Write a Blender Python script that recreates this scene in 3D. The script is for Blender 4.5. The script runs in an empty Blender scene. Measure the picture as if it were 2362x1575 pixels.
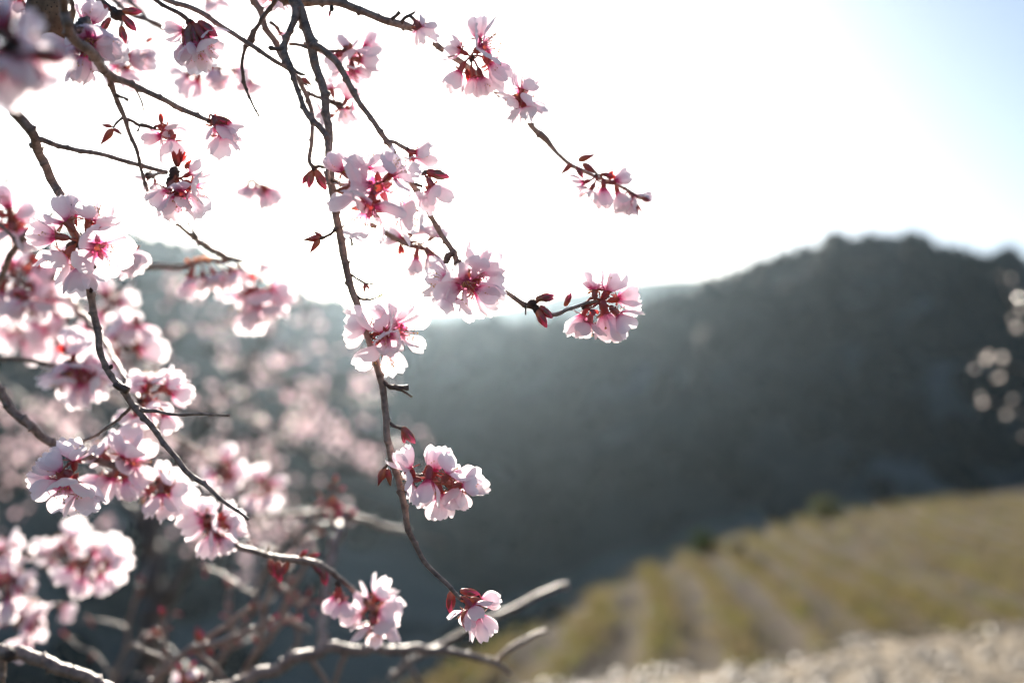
import bpy, math, random
import numpy as np
from mathutils import Vector, Matrix, Quaternion, noise as mnoise

random.seed(11)
rng = np.random.default_rng(11)
S = bpy.context.scene
R = math.radians

# ---------------------------------------------------------------- camera
PITCH = R(4.0)
EYE = Vector((0.0, 0.0, 1.7))
FP = 2362 * 35.0 / 36.0          # focal length in photograph pixels
VF = Vector((0, math.cos(PITCH), math.sin(PITCH)))
VU = Vector((0, -math.sin(PITCH), math.cos(PITCH)))
VR = Vector((1, 0, 0))
cd = bpy.data.cameras.new("camera")
cd.lens = 35.0
cd.sensor_width = 36.0
cd.clip_start = 0.02
cd.clip_end = 9000
cd.dof.use_dof = True
cd.dof.focus_distance = 0.60
cd.dof.aperture_fstop = 2.9
cam = bpy.data.objects.new("camera", cd)
cam.location = EYE
cam.rotation_euler = (R(90) + PITCH, 0, 0)
S.collection.objects.link(cam)
S.camera = cam

# ---------------------------------------------------------------- sun and sky
SUND = (VF + VR * ((822 - 1181) / FP) + VU * ((787.5 - 300) / FP)).normalized()
ELEV = math.asin(SUND.z)
AZ = math.atan2(SUND.x, SUND.y)
w = bpy.data.worlds.new("World")
S.world = w
w.use_nodes = True
nt = w.node_tree
nt.nodes.clear()
sky = nt.nodes.new("ShaderNodeTexSky")
sky.sky_type = 'NISHITA'
sky.sun_disc = False
sky.sun_elevation = ELEV
sky.sun_rotation = AZ
sky.altitude = 300
sky.air_density = 0.9
sky.ozone_density = 3.0
sky.dust_density = 2.3
bg = nt.nodes.new("ShaderNodeBackground")
bg.inputs[1].default_value = 0.05
wo = nt.nodes.new("ShaderNodeOutputWorld")
nt.links.new(sky.outputs[0], bg.inputs[0])
nt.links.new(bg.outputs[0], wo.inputs[0])
sl = bpy.data.lights.new("sun", 'SUN')
sl.energy = 5.0
sl.angle = R(0.5)
sl.color = (1.0, 0.90, 0.78)
so = bpy.data.objects.new("sun", sl)
so.rotation_euler = SUND.to_track_quat('Z', 'Y').to_euler()
so.location = (0, 0, 60)
S.collection.objects.link(so)
S.view_settings.view_transform = 'Standard'
S.view_settings.look = 'None'
S.view_settings.gamma = 1
S.view_settings.use_curve_mapping = False
S.view_settings.exposure = 1.85
S.cycles.max_bounces = 10
S.cycles.transmission_bounces = 8
S.cycles.diffuse_bounces = 5
S.cycles.volume_bounces = 0
S.cycles.use_denoising = True
S.cycles.sample_clamp_indirect = 6

# ---------------------------------------------------------------- helpers
def at(px, py, d):
    return EYE + (VF + VR * ((px - 1181) / FP) + VU * ((787.5 - py) / FP)) * dm(d)

def dm(d):
    """spreads the near depths about the plane of focus"""
    if d >= 1.9: return d
    b = (1 - 0.6 / d) * 1.32
    return 0.6 / (1 - b) if b < 0.8 else d * 1.8

def link(o):
    S.collection.objects.link(o)
    return o

def mesh(name, verts, faces, mats, smooth=True, mi=None, tval=None):
    me = bpy.data.meshes.new(name)
    me.from_pydata([tuple(v) for v in verts], [], [tuple(f) for f in faces])
    for m in (mats if isinstance(mats, (list, tuple)) else [mats]):
        me.materials.append(m)
    if smooth:
        me.polygons.foreach_set("use_smooth", [True] * len(me.polygons))
    if mi is not None:
        me.polygons.foreach_set("material_index", mi)
    if tval is not None:
        a = me.attributes.new("tone", 'FLOAT', 'POINT')
        a.data.foreach_set("value", tval)
    me.update()
    return me

def npmesh(name, v, f, mats, smooth=True, tval=None):
    me = bpy.data.meshes.new(name)
    n = f.shape[1]
    me.vertices.add(len(v)); me.vertices.foreach_set("co", v.astype(np.float32).ravel())
    me.loops.add(f.size); me.loops.foreach_set("vertex_index", f.astype(np.int32).ravel())
    me.polygons.add(len(f))
    me.polygons.foreach_set("loop_start", np.arange(0, f.size, n, dtype=np.int32))
    me.polygons.foreach_set("use_smooth", np.full(len(f), smooth))
    me.update(calc_edges=True)
    for m in (mats if isinstance(mats, (list, tuple)) else [mats]):
        me.materials.append(m)
    if tval is not None:
        a = me.attributes.new("tone", 'FLOAT', 'POINT')
        a.data.foreach_set("value", tval.astype(np.float32))
    return me

def obj(name, me, parent=None, loc=(0, 0, 0), kind=None, label=None):
    o = link(bpy.data.objects.new(name, me))
    o.location = loc
    if parent: o.parent = parent
    if kind: o['kind'] = kind
    if label: o['label'] = label
    return o

def thing(name, label, cat, loc, group=None):
    o = link(bpy.data.objects.new(name, None))
    o.empty_display_size = 0.05
    o.location = loc
    o['label'] = label; o['category'] = cat
    if group: o['group'] = group
    return o

# ---------------------------------------------------------------- materials
def newmat(name):
    m = bpy.data.materials.new(name); m.use_nodes = True
    t = m.node_tree; t.nodes.clear()
    out = t.nodes.new("ShaderNodeOutputMaterial")
    return m, t, out

def nd(t, typ, **kw):
    n = t.nodes.new(typ)
    for k, v in kw.items(): setattr(n, k, v)
    return n

def ramp(t, fac, stops):
    r = t.nodes.new("ShaderNodeValToRGB")
    e = r.color_ramp.elements
    while len(e) < len(stops): e.new(0.5)
    for el, (p, c) in zip(e, stops):
        el.position = p; el.color = (*c, 1)
    if fac is not None: t.links.new(fac, r.inputs[0])
    return r.outputs[0]

def noise(t, scale, detail=4, rough=0.55, coord="Object", vec=None, dist=0):
    n = nd(t, "ShaderNodeTexNoise")
    n.inputs["Scale"].default_value = scale
    n.inputs["Detail"].default_value = detail
    n.inputs["Roughness"].default_value = rough
    n.inputs["Distortion"].default_value = dist
    if vec is None:
        tc = nd(t, "ShaderNodeTexCoord"); vec = tc.outputs[coord]
    t.links.new(vec, n.inputs["Vector"])
    return n.outputs["Fac"]

def mixc(t, f, a, b, mode='MIX'):
    m = nd(t, "ShaderNodeMix", data_type='RGBA', blend_type=mode)
    for sock, v in ((m.inputs[0], f), (m.inputs[6], a), (m.inputs[7], b)):
        if isinstance(v, (int, float)): sock.default_value = v
        elif isinstance(v, tuple): sock.default_value = (*v, 1)
        else: t.links.new(v, sock)
    return m.outputs[2]

def thin(name, stops, trans=0.5, rnd=0.10, spec=0.06, veins=True, tcol=None, gl=0.45):
    """thin leaf or petal: pigment by the tone attribute, part of the light passes through"""
    m, t, out = newmat(name)
    at_ = nd(t, "ShaderNodeAttribute", attribute_name="tone")
    fac = at_.outputs["Fac"]
    if veins:
        n = noise(t, 9, 3)
        ad = nd(t, "ShaderNodeMath", operation='MULTIPLY_ADD')
        t.links.new(n, ad.inputs[0]); ad.inputs[1].default_value = 0.34
        sb = nd(t, "ShaderNodeMath", operation='SUBTRACT'); t.links.new(fac, sb.inputs[0]); sb.inputs[1].default_value = 0.17
        t.links.new(sb.outputs[0], ad.inputs[2])
        fac = ad.outputs[0]
    oi = nd(t, "ShaderNodeObjectInfo")
    mr = nd(t, "ShaderNodeMapRange"); t.links.new(oi.outputs["Random"], mr.inputs[0])
    mr.inputs[3].default_value = -rnd; mr.inputs[4].default_value = rnd
    a2 = nd(t, "ShaderNodeMath", operation='ADD'); t.links.new(fac, a2.inputs[0]); t.links.new(mr.outputs[0], a2.inputs[1])
    col = ramp(t, a2.outputs[0], stops)
    d = nd(t, "ShaderNodeBsdfDiffuse"); t.links.new(col, d.inputs[0])
    tr = nd(t, "ShaderNodeBsdfTranslucent")
    if tcol: tr.inputs[0].default_value = (*tcol, 1)
    else: t.links.new(col, tr.inputs[0])
    mx = nd(t, "ShaderNodeMixShader"); mx.inputs[0].default_value = trans
    t.links.new(d.outputs[0], mx.inputs[1]); t.links.new(tr.outputs[0], mx.inputs[2])
    g = nd(t, "ShaderNodeBsdfGlossy"); g.inputs["Roughness"].default_value = gl
    mg = nd(t, "ShaderNodeMixShader"); mg.inputs[0].default_value = spec
    t.links.new(mx.outputs[0], mg.inputs[1]); t.links.new(g.outputs[0], mg.inputs[2])
    t.links.new(mg.outputs[0], out.inputs[0])
    return m

PETAL = thin("petal", [(0.0, (0.62, 0.08, 0.24)), (0.12, (0.87, 0.42, 0.60)), (0.32, (0.94, 0.77, 0.85)), (1.0, (0.96, 0.915, 0.945))], trans=0.64)
BUDPETAL = thin("bud_petal", [(0.0, (0.55, 0.03, 0.10)), (1.0, (0.85, 0.20, 0.33))], trans=0.4)
SEPAL = thin("sepal", [(0.0, (0.42, 0.15, 0.05)), (0.5, (0.36, 0.04, 0.045)), (1.0, (0.26, 0.15, 0.07))], trans=0.45, rnd=0.3, spec=0.1)
BRACT = thin("red_bract", [(0.0, (0.20, 0.07, 0.03)), (1.0, (0.62, 0.04, 0.03))], trans=0.6, rnd=0.15, spec=0.1)
LEAFGREEN = thin("young_leaf", [(0.0, (0.16, 0.08, 0.04)), (1.0, (0.22, 0.24, 0.05))], trans=0.4, rnd=0.1)
FILAMENT = thin("filament", [(0.0, (0.75, 0.25, 0.35)), (1.0, (0.85, 0.66, 0.62))], trans=0.4, veins=False)
ANTHER = thin("anther", [(0.0, (0.55, 0.30, 0.05)), (1.0, (0.70, 0.45, 0.10))], trans=0.25, veins=False, rnd=0.3)

def bark(name, dark, light, bump=0.5, rings=True, sc=260):
    m, t, out = newmat(name)
    p = nd(t, "ShaderNodeBsdfPrincipled")
    n1 = noise(t, sc, 6, 0.65); n2 = noise(t, sc * 0.18, 3)
    c = ramp(t, n1, [(0.40, dark), (0.60, light)])
    c2 = mixc(t, 0.45, c, ramp(t, n2, [(0.35, dark), (0.65, light)]))
    hgt = n1
    if rings:
        a = nd(t, "ShaderNodeAttribute", attribute_name="tone")
        c2 = mixc(t, a.outputs["Fac"], c2, tuple(0.35 * x for x in dark))
    t.links.new(c2, p.inputs["Base Color"])
    p.inputs["Roughness"].default_value = 0.48
    p.inputs["Specular IOR Level"].default_value = 0.6
    b = nd(t, "ShaderNodeBump"); b.inputs["Strength"].default_value = min(1, bump * 1.6); b.inputs["Distance"].default_value = 0.0012
    t.links.new(hgt, b.inputs["Height"]); t.links.new(b.outputs[0], p.inputs["Normal"])
    t.links.new(p.outputs[0], out.inputs[0])
    return m

BARK = bark("bark", (0.12, 0.073, 0.052), (0.42, 0.30, 0.23))
DARKBARK = bark("rough_bark", (0.04, 0.022, 0.015), (0.17, 0.11, 0.075), bump=0.9)
OLDBARK = bark("trunk_bark", (0.03, 0.025, 0.022), (0.13, 0.10, 0.085), sc=40, rings=False)

def simple(name, stops, scale, rough=0.9, detail=5, bump=0.0, bscale=None, dist=0.02, coord="Object"):
    m, t, out = newmat(name)
    p = nd(t, "ShaderNodeBsdfPrincipled")
    n = noise(t, scale, detail, 0.6, coord)
    t.links.new(ramp(t, n, stops), p.inputs["Base Color"])
    p.inputs["Roughness"].default_value = rough
    p.inputs["Specular IOR Level"].default_value = 0.08
    if bump:
        n2 = noise(t, bscale or scale * 3, 5, 0.6, coord)
        b = nd(t, "ShaderNodeBump"); b.inputs["Strength"].default_value = bump; b.inputs["Distance"].default_value = dist
        t.links.new(n2, b.inputs["Height"]); t.links.new(b.outputs[0], p.inputs["Normal"])
    t.links.new(p.outputs[0], out.inputs[0])
    return m

# ---------------------------------------------------------------- hills and ground
def tz(px, py):
    """viewing ray of a photograph pixel as (x/y, z/y), eye at the origin"""
    v = VF + VR * ((px - 1181) / FP) + VU * ((787.5 - py) / FP)
    return v.x / v.y, v.z / v.y

def ridge(name, sil, y_crest, y0, z0, y_back, mat, nx, ny, bumps):
    pts = [tz(*p) for p in sil]
    tx = np.array([p[0] for p in pts]); te = np.array([p[1] for p in pts])
    T = np.linspace(-1.9, 1.9, nx)
    E = np.interp(T, tx, te)
    Yf = np.linspace(y0, y_crest, ny)
    Yb = np.linspace(y_crest, y_back, ny // 4)[1:]
    V = []
    for Y in list(Yf) + list(Yb):
        for k in range(nx):
            zc = E[k] * y_crest
            if Y <= y_crest:
                s = (Y - y0) / (y_crest - y0)
                z = z0 + (zc - z0) * (s * 0.86 + 0.14 * math.sin(s * math.pi / 2))
                am = math.sin(min(1, s * 1.02) * math.pi) ** 0.6 if s < 0.98 else 0.1
            else:
                s = (Y - y_crest) / (y_back - y_crest)
                z = zc + (z0 - zc) * s; am = 0.5
            x = T[k] * y_crest * (0.35 + 0.65 * Y / y_crest)
            q = Vector((x, Y, 0)) / bumps[0]
            z += bumps[1] * am * (mnoise.fractal(q, 0.9, 2.1, 4))
            V.append((x, Y, z + EYE.z))
    rows = len(V) // nx
    F = [(j * nx + i, j * nx + i + 1, (j + 1) * nx + i + 1, (j + 1) * nx + i) for j in range(rows - 1) for i in range(nx - 1)]
    me = mesh(name, V, F, mat)
    o = obj(name, me, kind='structure')
    return o, np.array(V).reshape(rows, nx, 3), ny

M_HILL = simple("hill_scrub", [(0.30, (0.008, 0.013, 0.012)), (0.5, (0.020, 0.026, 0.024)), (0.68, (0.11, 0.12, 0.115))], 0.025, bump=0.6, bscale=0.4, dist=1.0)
M_FAR = simple("far_hill_scrub", [(0.35, (0.04, 0.05, 0.035)), (0.65, (0.09, 0.09, 0.07))], 0.02)

TERR = [(112, 119), (133, 143), (150, 163)]      # open terraces low on the slope
t = M_HILL.node_tree
_p = next(n for n in t.nodes if n.type == 'BSDF_PRINCIPLED')
_src = _p.inputs["Base Color"].links[0].from_socket
_tc = nd(t, "ShaderNodeTexCoord"); _sx = nd(t, "ShaderNodeSeparateXYZ"); t.links.new(_tc.outputs["Object"], _sx.inputs[0])
_n = noise(t, 0.03, 3)
_ad = nd(t, "ShaderNodeMath", operation='MULTIPLY_ADD'); t.links.new(_n, _ad.inputs[0]); _ad.inputs[1].default_value = 14; t.links.new(_sx.outputs[1], _ad.inputs[2])
_dv = nd(t, "ShaderNodeMapRange"); t.links.new(_ad.outputs[0], _dv.inputs[0]); _dv.inputs[1].default_value = 107; _dv.inputs[2].default_value = 207
_w = (1, 1, 1); _k = (0, 0, 0)
_m = ramp(t, _dv.outputs[0], [(0.04, _k), (0.06, _w), (0.12, _w), (0.15, _k), (0.25, _k), (0.28, _w), (0.35, _w), (0.38, _k), (0.42, _k), (0.45, _w), (0.55, _w), (0.58, _k)])
t.links.new(mixc(t, _m, _src, mixc(t, noise(t, 0.06, 4), (0.05, 0.065, 0.055), (0.14, 0.15, 0.135))), _p.inputs["Base Color"])

SIL = [(-3200, 560), (-1500, 520), (-500, 505), (0, 520), (200, 525), (300, 540), (380, 548), (430, 565), (480, 590), (560, 625),
       (620, 648), (700, 680), (760, 700), (850, 715), (930, 728), (1000, 738), (1050, 742), (1150, 752), (1240, 762), (1330, 748), (1430, 722),
       (1520, 690), (1600, 660), (1680, 635), (1760, 605), (1850, 575), (1930, 548), (2020, 535), (2100, 545), (2160, 572),
       (2230, 588), (2300, 588), (2362, 600), (2700, 590), (3400, 520), (5200, 600)]
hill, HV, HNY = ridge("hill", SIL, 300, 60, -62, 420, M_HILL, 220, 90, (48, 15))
FSIL = [(-3200, 690), (300, 700), (900, 715), (1130, 712), (1200, 700), (1300, 672), (1400, 655), (1480, 645), (1600, 638), (1700, 650), (2200, 640), (5200, 690)]
ridge("far_hill", FSIL, 820, 440, -60, 1100, M_FAR, 120, 40, (120, 8))

# forest on the hill: one mass of crowns, nobody could count it
def icosphere():
    bpy_me = bpy.data.meshes.new("tmp")
    import bmesh
    b = bmesh.new(); bmesh.ops.create_icosphere(b, subdivisions=1, radius=1.0)
    b.verts.ensure_lookup_table()
    v = np.array([x.co[:] for x in b.verts]); f = np.array([[q.index for q in x.verts] for x in b.faces])
    b.free(); bpy.data.meshes.remove(bpy_me)
    return v, f
ICV, ICF = icosphere()

def blobs(name, centres, radii, mat, squash=1.0, jit=0.25, smooth=False, tone=False, tones=None):
    n = len(centres)
    v = ICV[None] * (1 + rng.uniform(-jit, jit, (n, len(ICV), 1)))
    v = v * radii[:, None, None]
    v[:, :, 2] *= squash
    v = v + centres[:, None, :]
    f = ICF[None] + (np.arange(n) * len(ICV))[:, None, None]
    tv = np.repeat(rng.random(n) if tones is None else np.array(tones), len(ICV)) if tone else None
    return npmesh(name, v.reshape(-1, 3), f.reshape(-1, 3), mat, smooth, tv)

def tonemat(name, stops, rough=0.9, trans=0.0):
    m, t, out = newmat(name)
    a = nd(t, "ShaderNodeAttribute", attribute_name="tone")
    c = ramp(t, a.outputs["Fac"], stops)
    p = nd(t, "ShaderNodeBsdfPrincipled"); t.links.new(c, p.inputs["Base Color"])
    p.inputs["Roughness"].default_value = rough; p.inputs["Specular IOR Level"].default_value = 0.5 if rough < 0.7 else 0.06
    sh = p.outputs[0]
    if trans:
        tr = nd(t, "ShaderNodeBsdfTranslucent"); t.links.new(c, tr.inputs[0])
        mx = nd(t, "ShaderNodeMixShader"); mx.inputs[0].default_value = trans
        t.links.new(sh, mx.inputs[1]); t.links.new(tr.outputs[0], mx.inputs[2]); sh = mx.outputs[0]
    t.links.new(sh, out.inputs[0])
    return m

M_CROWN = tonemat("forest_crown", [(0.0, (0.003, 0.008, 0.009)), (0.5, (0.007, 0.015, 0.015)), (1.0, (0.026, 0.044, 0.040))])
cc, rr, ct = [], [], []
while len(cc) < 6500:
    j = random.uniform(4, HNY - 1.01); i = random.uniform(30, 189)
    j0, i0 = int(j), int(i); a, b = j - j0, i - i0
    p = (HV[j0, i0] * (1 - a) * (1 - b) + HV[j0 + 1, i0] * a * (1 - b) + HV[j0, i0 + 1] * (1 - a) * b + HV[j0 + 1, i0 + 1] * a * b)
    yb = p[1] + 5 * mnoise.noise(Vector((p[0] / 30, 0, 2)))
    if any(a_ < yb < b_ for a_, b_ in TERR) and -90 < p[0] < 75 and random.random() < 0.9: continue
    cn = mnoise.fractal(Vector(p) / 34, 1.0, 2.0, 3)
    if cn < -0.10 and random.random() < 0.82: continue
    r = random.uniform(1.2, 3.0)
    if random.random() < 0.1: r *= 1.5
    if j > HNY - 4: r *= 0.75
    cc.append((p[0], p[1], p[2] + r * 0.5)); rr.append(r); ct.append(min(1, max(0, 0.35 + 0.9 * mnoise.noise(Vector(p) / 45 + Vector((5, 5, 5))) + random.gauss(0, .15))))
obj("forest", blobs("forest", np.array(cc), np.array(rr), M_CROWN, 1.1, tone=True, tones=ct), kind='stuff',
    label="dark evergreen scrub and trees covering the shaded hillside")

# near field: its far edge falls away into the valley
EDGE = [(-60, -8), (-20, 0), (-6, 4), (-0.79, 9), (1.7, 16), (3.6, 20), (7.9, 27), (20.6, 40), (60, 70)]
ex = np.array([e[0] for e in EDGE], float); ey = np.array([e[1] for e in EDGE], float)
def zfield(x, y):
    """height (world) of the field above sea of the eye at 1.7"""
    z = -0.02 * y - 0.75 * (1 - math.exp(-max(y, 0) / 6.0))
    z += 0.012 * x if x > 0 else 0
    s = y - np.interp(x, ex, ey)              # beyond the edge
    if s > 0: z -= 0.55 * s + 0.02 * s * s if s < 12 else 0.55 * s + 2.9
    return z

def stripe(x, y):
    u = x - 0.13 * y + 0.25 * math.sin(y * 0.35)
    return u
ROWW = 0.85
def field_mesh():
    xs = np.concatenate([np.arange(-14, 0, 0.6), np.arange(0, 14, 0.14), np.arange(14, 62, 1.2)])
    ys = np.concatenate([np.arange(-6, 4, 1.0), np.arange(4, 30, 0.3), np.arange(30, 80, 2)])
    V, tv = [], []
    for y in ys:
        for x in xs:
            u = stripe(x, y) / ROWW
            fr = u - math.floor(u)
            z = zfield(x, y)
            bump = 0.06 * math.cos(fr * 2 * math.pi)
            z += bump * (1 if y > 4 else 0) + 0.05 * mnoise.noise(Vector((x * 1.7, y * 1.7, 3)))
            V.append((x, y, z))
            tv.append(0.5 + 0.5 * math.cos(fr * 2 * math.pi))
    nx = len(xs); ny = len(ys)
    F = [(j * nx + i, j * nx + i + 1, (j + 1) * nx + i + 1, (j + 1) * nx + i) for j in range(ny - 1) for i in range(nx - 1)]
    return V, F, tv
m, t, out = newmat("field_soil")
p_ = nd(t, "ShaderNodeBsdfPrincipled")
a_ = nd(t, "ShaderNodeAttribute", attribute_name="tone")
n_ = noise(t, 0.5, 6, 0.65)
ad = nd(t, "ShaderNodeMath", operation='MULTIPLY_ADD'); t.links.new(n_, ad.inputs[0]); ad.inputs[1].default_value = 2.0
sb = nd(t, "ShaderNodeMath", operation='SUBTRACT'); t.links.new(a_.outputs["Fac"], sb.inputs[0]); sb.inputs[1].default_value = 1.1
t.links.new(sb.outputs[0], ad.inputs[2])
c_ = ramp(t, ad.outputs[0], [(0.0, (0.022, 0.020, 0.019)), (0.36, (0.066, 0.055, 0.045)), (0.65, (0.105, 0.086, 0.054)), (0.98, (0.130, 0.115, 0.042))])
c_ = mixc(t, noise(t, 9, 4), c_, (0.085, 0.070, 0.052))
t.links.new(c_, p_.inputs["Base Color"]); p_.inputs["Roughness"].default_value = 1.0; p_.inputs["Specular IOR Level"].default_value = 0.03
b_ = nd(t, "ShaderNodeBump"); b_.inputs["Strength"].default_value = 0.8; b_.inputs["Distance"].default_value = 0.08
t.links.new(noise(t, 6, 6, 0.7), b_.inputs["Height"]); t.links.new(b_.outputs[0], p_.inputs["Normal"])
t.links.new(p_.outputs[0], out.inputs[0])
M_FIELD = m
V, F, tv = field_mesh()
obj("field", mesh("field", V, F, M_FIELD, tval=tv), kind='structure')

# pale stony track in front of the field: its own sheet with stones
def on_track(x, y):
    return y < 8.6 + 0.55 * (x - 0.44) + 0.2 * math.sin(x * 2.1) and x > -1.2
M_TRACK = simple("stony_track", [(0.3, (0.15, 0.12, 0.085)), (0.6, (0.34, 0.28, 0.195))], 14, bump=0.8, bscale=40, dist=0.03)
V, F = [], []
n = 0
for i in range(60):
    x = -1.2 + i * 0.25
    for j in range(20):
        y0_ = 3.2; y1_ = 8.6 + 0.55 * (x - 0.44) + 0.2 * math.sin(x * 2.1)
        y = y0_ + (y1_ - y0_) * j / 19
        V.append((x, y, zfield(x, y) + 0.13 + 0.02 * mnoise.noise(Vector((x * 4, y * 4, 0))) - (0.2 if j in (0, 19) or i in (0, 59) else 0)))
for i in range(59):
    for j in range(19):
        F.append((i * 20 + j, (i + 1) * 20 + j, (i + 1) * 20 + j + 1, i * 20 + j + 1))
obj("track", mesh("track", V, F, M_TRACK), kind='structure')
cc, rr = [], []
while len(cc) < 4200:
    x = random.uniform(-1, 9); y = random.uniform(5.6, 13.5)
    if not on_track(x, y): continue
    r = random.choice([0.012, 0.018, 0.025, 0.035, 0.05]) * random.uniform(0.8, 1.2)
    cc.append((x, y, zfield(x, y) + 0.145)); rr.append(r)
M_STONE = tonemat("pale_stone", [(0.0, (0.12, 0.095, 0.065)), (1.0, (0.52, 0.44, 0.32))], rough=0.55)
obj("stones", blobs("stones", np.array(cc), np.array(rr), M_STONE, 0.45, 0.3, tone=True), kind='stuff',
    label="pale loose stones scattered along the track at the bottom right")

# grass tufts along the strips of the field
def blades(pts, h, wd, n_each, spread):
    V = []; tvv = []
    for (x, y, z) in pts:
        tone = random.random()
        for k in range(n_each):
            bx = x + random.gauss(0, spread); by = y + random.gauss(0, spread)
            hh = h * random.uniform(0.5, 1.2); a = random.uniform(0, math.pi)
            dx, dy = math.cos(a) * wd, math.sin(a) * wd
            lx, ly = random.gauss(0, 0.35) * hh, random.gauss(0, 0.35) * hh
            V += [(bx - dx, by - dy, z), (bx + dx, by + dy, z), (bx + lx, by + ly, z + hh)]
            tvv += [tone] * 3
    V = np.array(V); F = np.arange(len(V)).reshape(-1, 3)
    return V, F, np.array(tvv)
pts = []
while len(pts) < 4200:
    y = random.uniform(7, 34) if random.random() < 0.7 else random.uniform(7, 18)
    x = random.uniform(-1.5, 22)
    if y > np.interp(x, ex, ey) + 0.3 or on_track(x, y): continue
    u = stripe(x, y) / ROWW; fr = abs(u - round(u))
    wn = 0.16 + 0.22 * mnoise.noise(Vector((x * 0.7, y * 0.35, 7)))
    if x / y > 0.62 or random.random() > math.exp(-(fr / max(wn, 0.03)) ** 2) + 0.05: continue
    pts.append((x, y, zfield(x, y) + 0.07))
V, F, tvv = blades(pts, 0.10, 0.012, 6, 0.07)
M_GRASS = tonemat("dry_grass", [(0.0, (0.16, 0.125, 0.08)), (0.6, (0.15, 0.122, 0.05)), (1.0, (0.13, 0.145, 0.03))], trans=0.45)
obj("grass", npmesh("grass", V, F, M_GRASS, False, tvv), kind='stuff', label="dry yellow green grass growing in strips along the field rows")

# shrubs standing on the brow of the field
def shrub(px, py, y, r, stops, label, n=900, name="shrub", sy=1.0):
    tx_, te_ = tz(px, py)
    x = tx_ * y; zb = zfield(x, y) + 0.05
    r *= 0.62; zb -= 0.12
    o = thing(name, label, "shrub", (x, y, zb))
    mt = tonemat(name + "_leaf", stops, trans=0.4)
    V, tvv = [], []
    for k in range(n):
        d = Vector((random.gauss(0, 1), random.gauss(0, 1), random.gauss(0, 1))).normalized() * (random.random() ** 0.4)
        c = Vector((d.x * r, d.y * r, (d.z * 0.9 + 0.85) * r * sy))
        c += Vector((1, 0, 0)) * mnoise.noise(c * 3) * 0.3 * r
        s = r * 0.09
        a = Vector((random.gauss(0, 1), random.gauss(0, 1), random.gauss(0, 1))).normalized() * s
        b = Vector((random.gauss(0, 1), random.gauss(0, 1), random.gauss(0, 1))).normalized() * s
        V += [c - a, c + b, c + a, c - b]; tvv += [random.random()] * 4
    V = np.array([tuple(v) for v in V])
    obj("foliage", npmesh("foliage", V, np.arange(len(V)).reshape(-1, 4), mt, False, np.array(tvv)), o, kind='stuff')
    VV, FF = [], []
    for k in range(5):
        a = k * 1.26; tube_into(VV, FF, [Vector((0, 0, -0.05)), Vector((math.cos(a) * r * .3, math.sin(a) * r * .3, r * .8)), Vector((math.cos(a) * r * .6, math.sin(a) * r * .6, r * 1.3))], [0.02, 0.014, 0.006], 5)
    obj("stem", mesh("stem", VV, FF, OLDBARK), o)
    return o

def tube_into(V, F, pts, rad, sides, cap=True):
    base = len(V); n = len(pts)
    up = Vector((0.13, 0.21, 0.97)); prev = None
    for k in range(n):
        tdir = (pts[min(k + 1, n - 1)] - pts[max(k - 1, 0)])
        tdir = tdir.normalized() if tdir.length > 1e-9 else Vector((0, 0, 1))
        if prev is None:
            a = tdir.orthogonal().normalized()
        else:
            a = (prev - tdir * prev.dot(tdir)).normalized()
        b = tdir.cross(a); prev = a
        for s in range(sides):
            an = 2 * math.pi * s / sides
            r = rad[k](s) if callable(rad[k]) else rad[k]
            V.append(pts[k] + (a * math.cos(an) + b * math.sin(an)) * r)
    for k in range(n - 1):
        for s in range(sides):
            s2 = (s + 1) % sides
            F.append((base + k * sides + s, base + k * sides + s2, base + (k + 1) * sides + s2, base + (k + 1) * sides + s))
    if cap:
        F.append(tuple(base + s for s in reversed(range(sides))))
        F.append(tuple(base + (n - 1) * sides + s for s in range(sides)))

shrub(1622, 1250, 20.3, 0.42, [(0, (0.03, 0.05, 0.015)), (1, (0.07, 0.09, 0.03))], "small dark green shrub at the brow of the field, leftmost of the shrubs there")
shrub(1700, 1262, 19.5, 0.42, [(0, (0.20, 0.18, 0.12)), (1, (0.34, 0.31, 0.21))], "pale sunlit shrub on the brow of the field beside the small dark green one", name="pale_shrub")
shrub(1905, 1180, 27.0, 0.62, [(0, (0.07, 0.085, 0.04)), (1, (0.16, 0.165, 0.09))], "grey green shrub standing on the brow of the field below the dark hill", name="grey_green_shrub")

# ---------------------------------------------------------------- hazy air, also imitating lens glare
def haze_glare():
    x0, x1, y0, y1, z0, z1 = -2600, 2600, -60, 1300, -95, 150
    v = [(x, y, z) for x in (x0, x1) for y in (y0, y1) for z in (z0, z1)]
    f = [(0, 1, 3, 2), (4, 6, 7, 5), (0, 4, 5, 1), (2, 3, 7, 6), (0, 2, 6, 4), (1, 5, 7, 3)]
    m, t, out = newmat("haze_glare")
    pv = nd(t, "ShaderNodeVolumePrincipled")
    pv.inputs["Color"].default_value = (0.66, 0.86, 1.0, 1)
    pv.inputs["Density"].default_value = HAZE_DENSITY
    pv.inputs["Anisotropy"].default_value = 0.79  # strong forward scattering added to stand in for veiling lens glare around the sun
    t.links.new(pv.outputs[0], out.inputs["Volume"])
    obj("haze_glare", mesh("haze_glare", v, f, m, smooth=False), kind='stuff', label="thin hazy air in the valley, also imitating lens glare near the sun")
HAZE_DENSITY = 0.000085
haze_glare()

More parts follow.
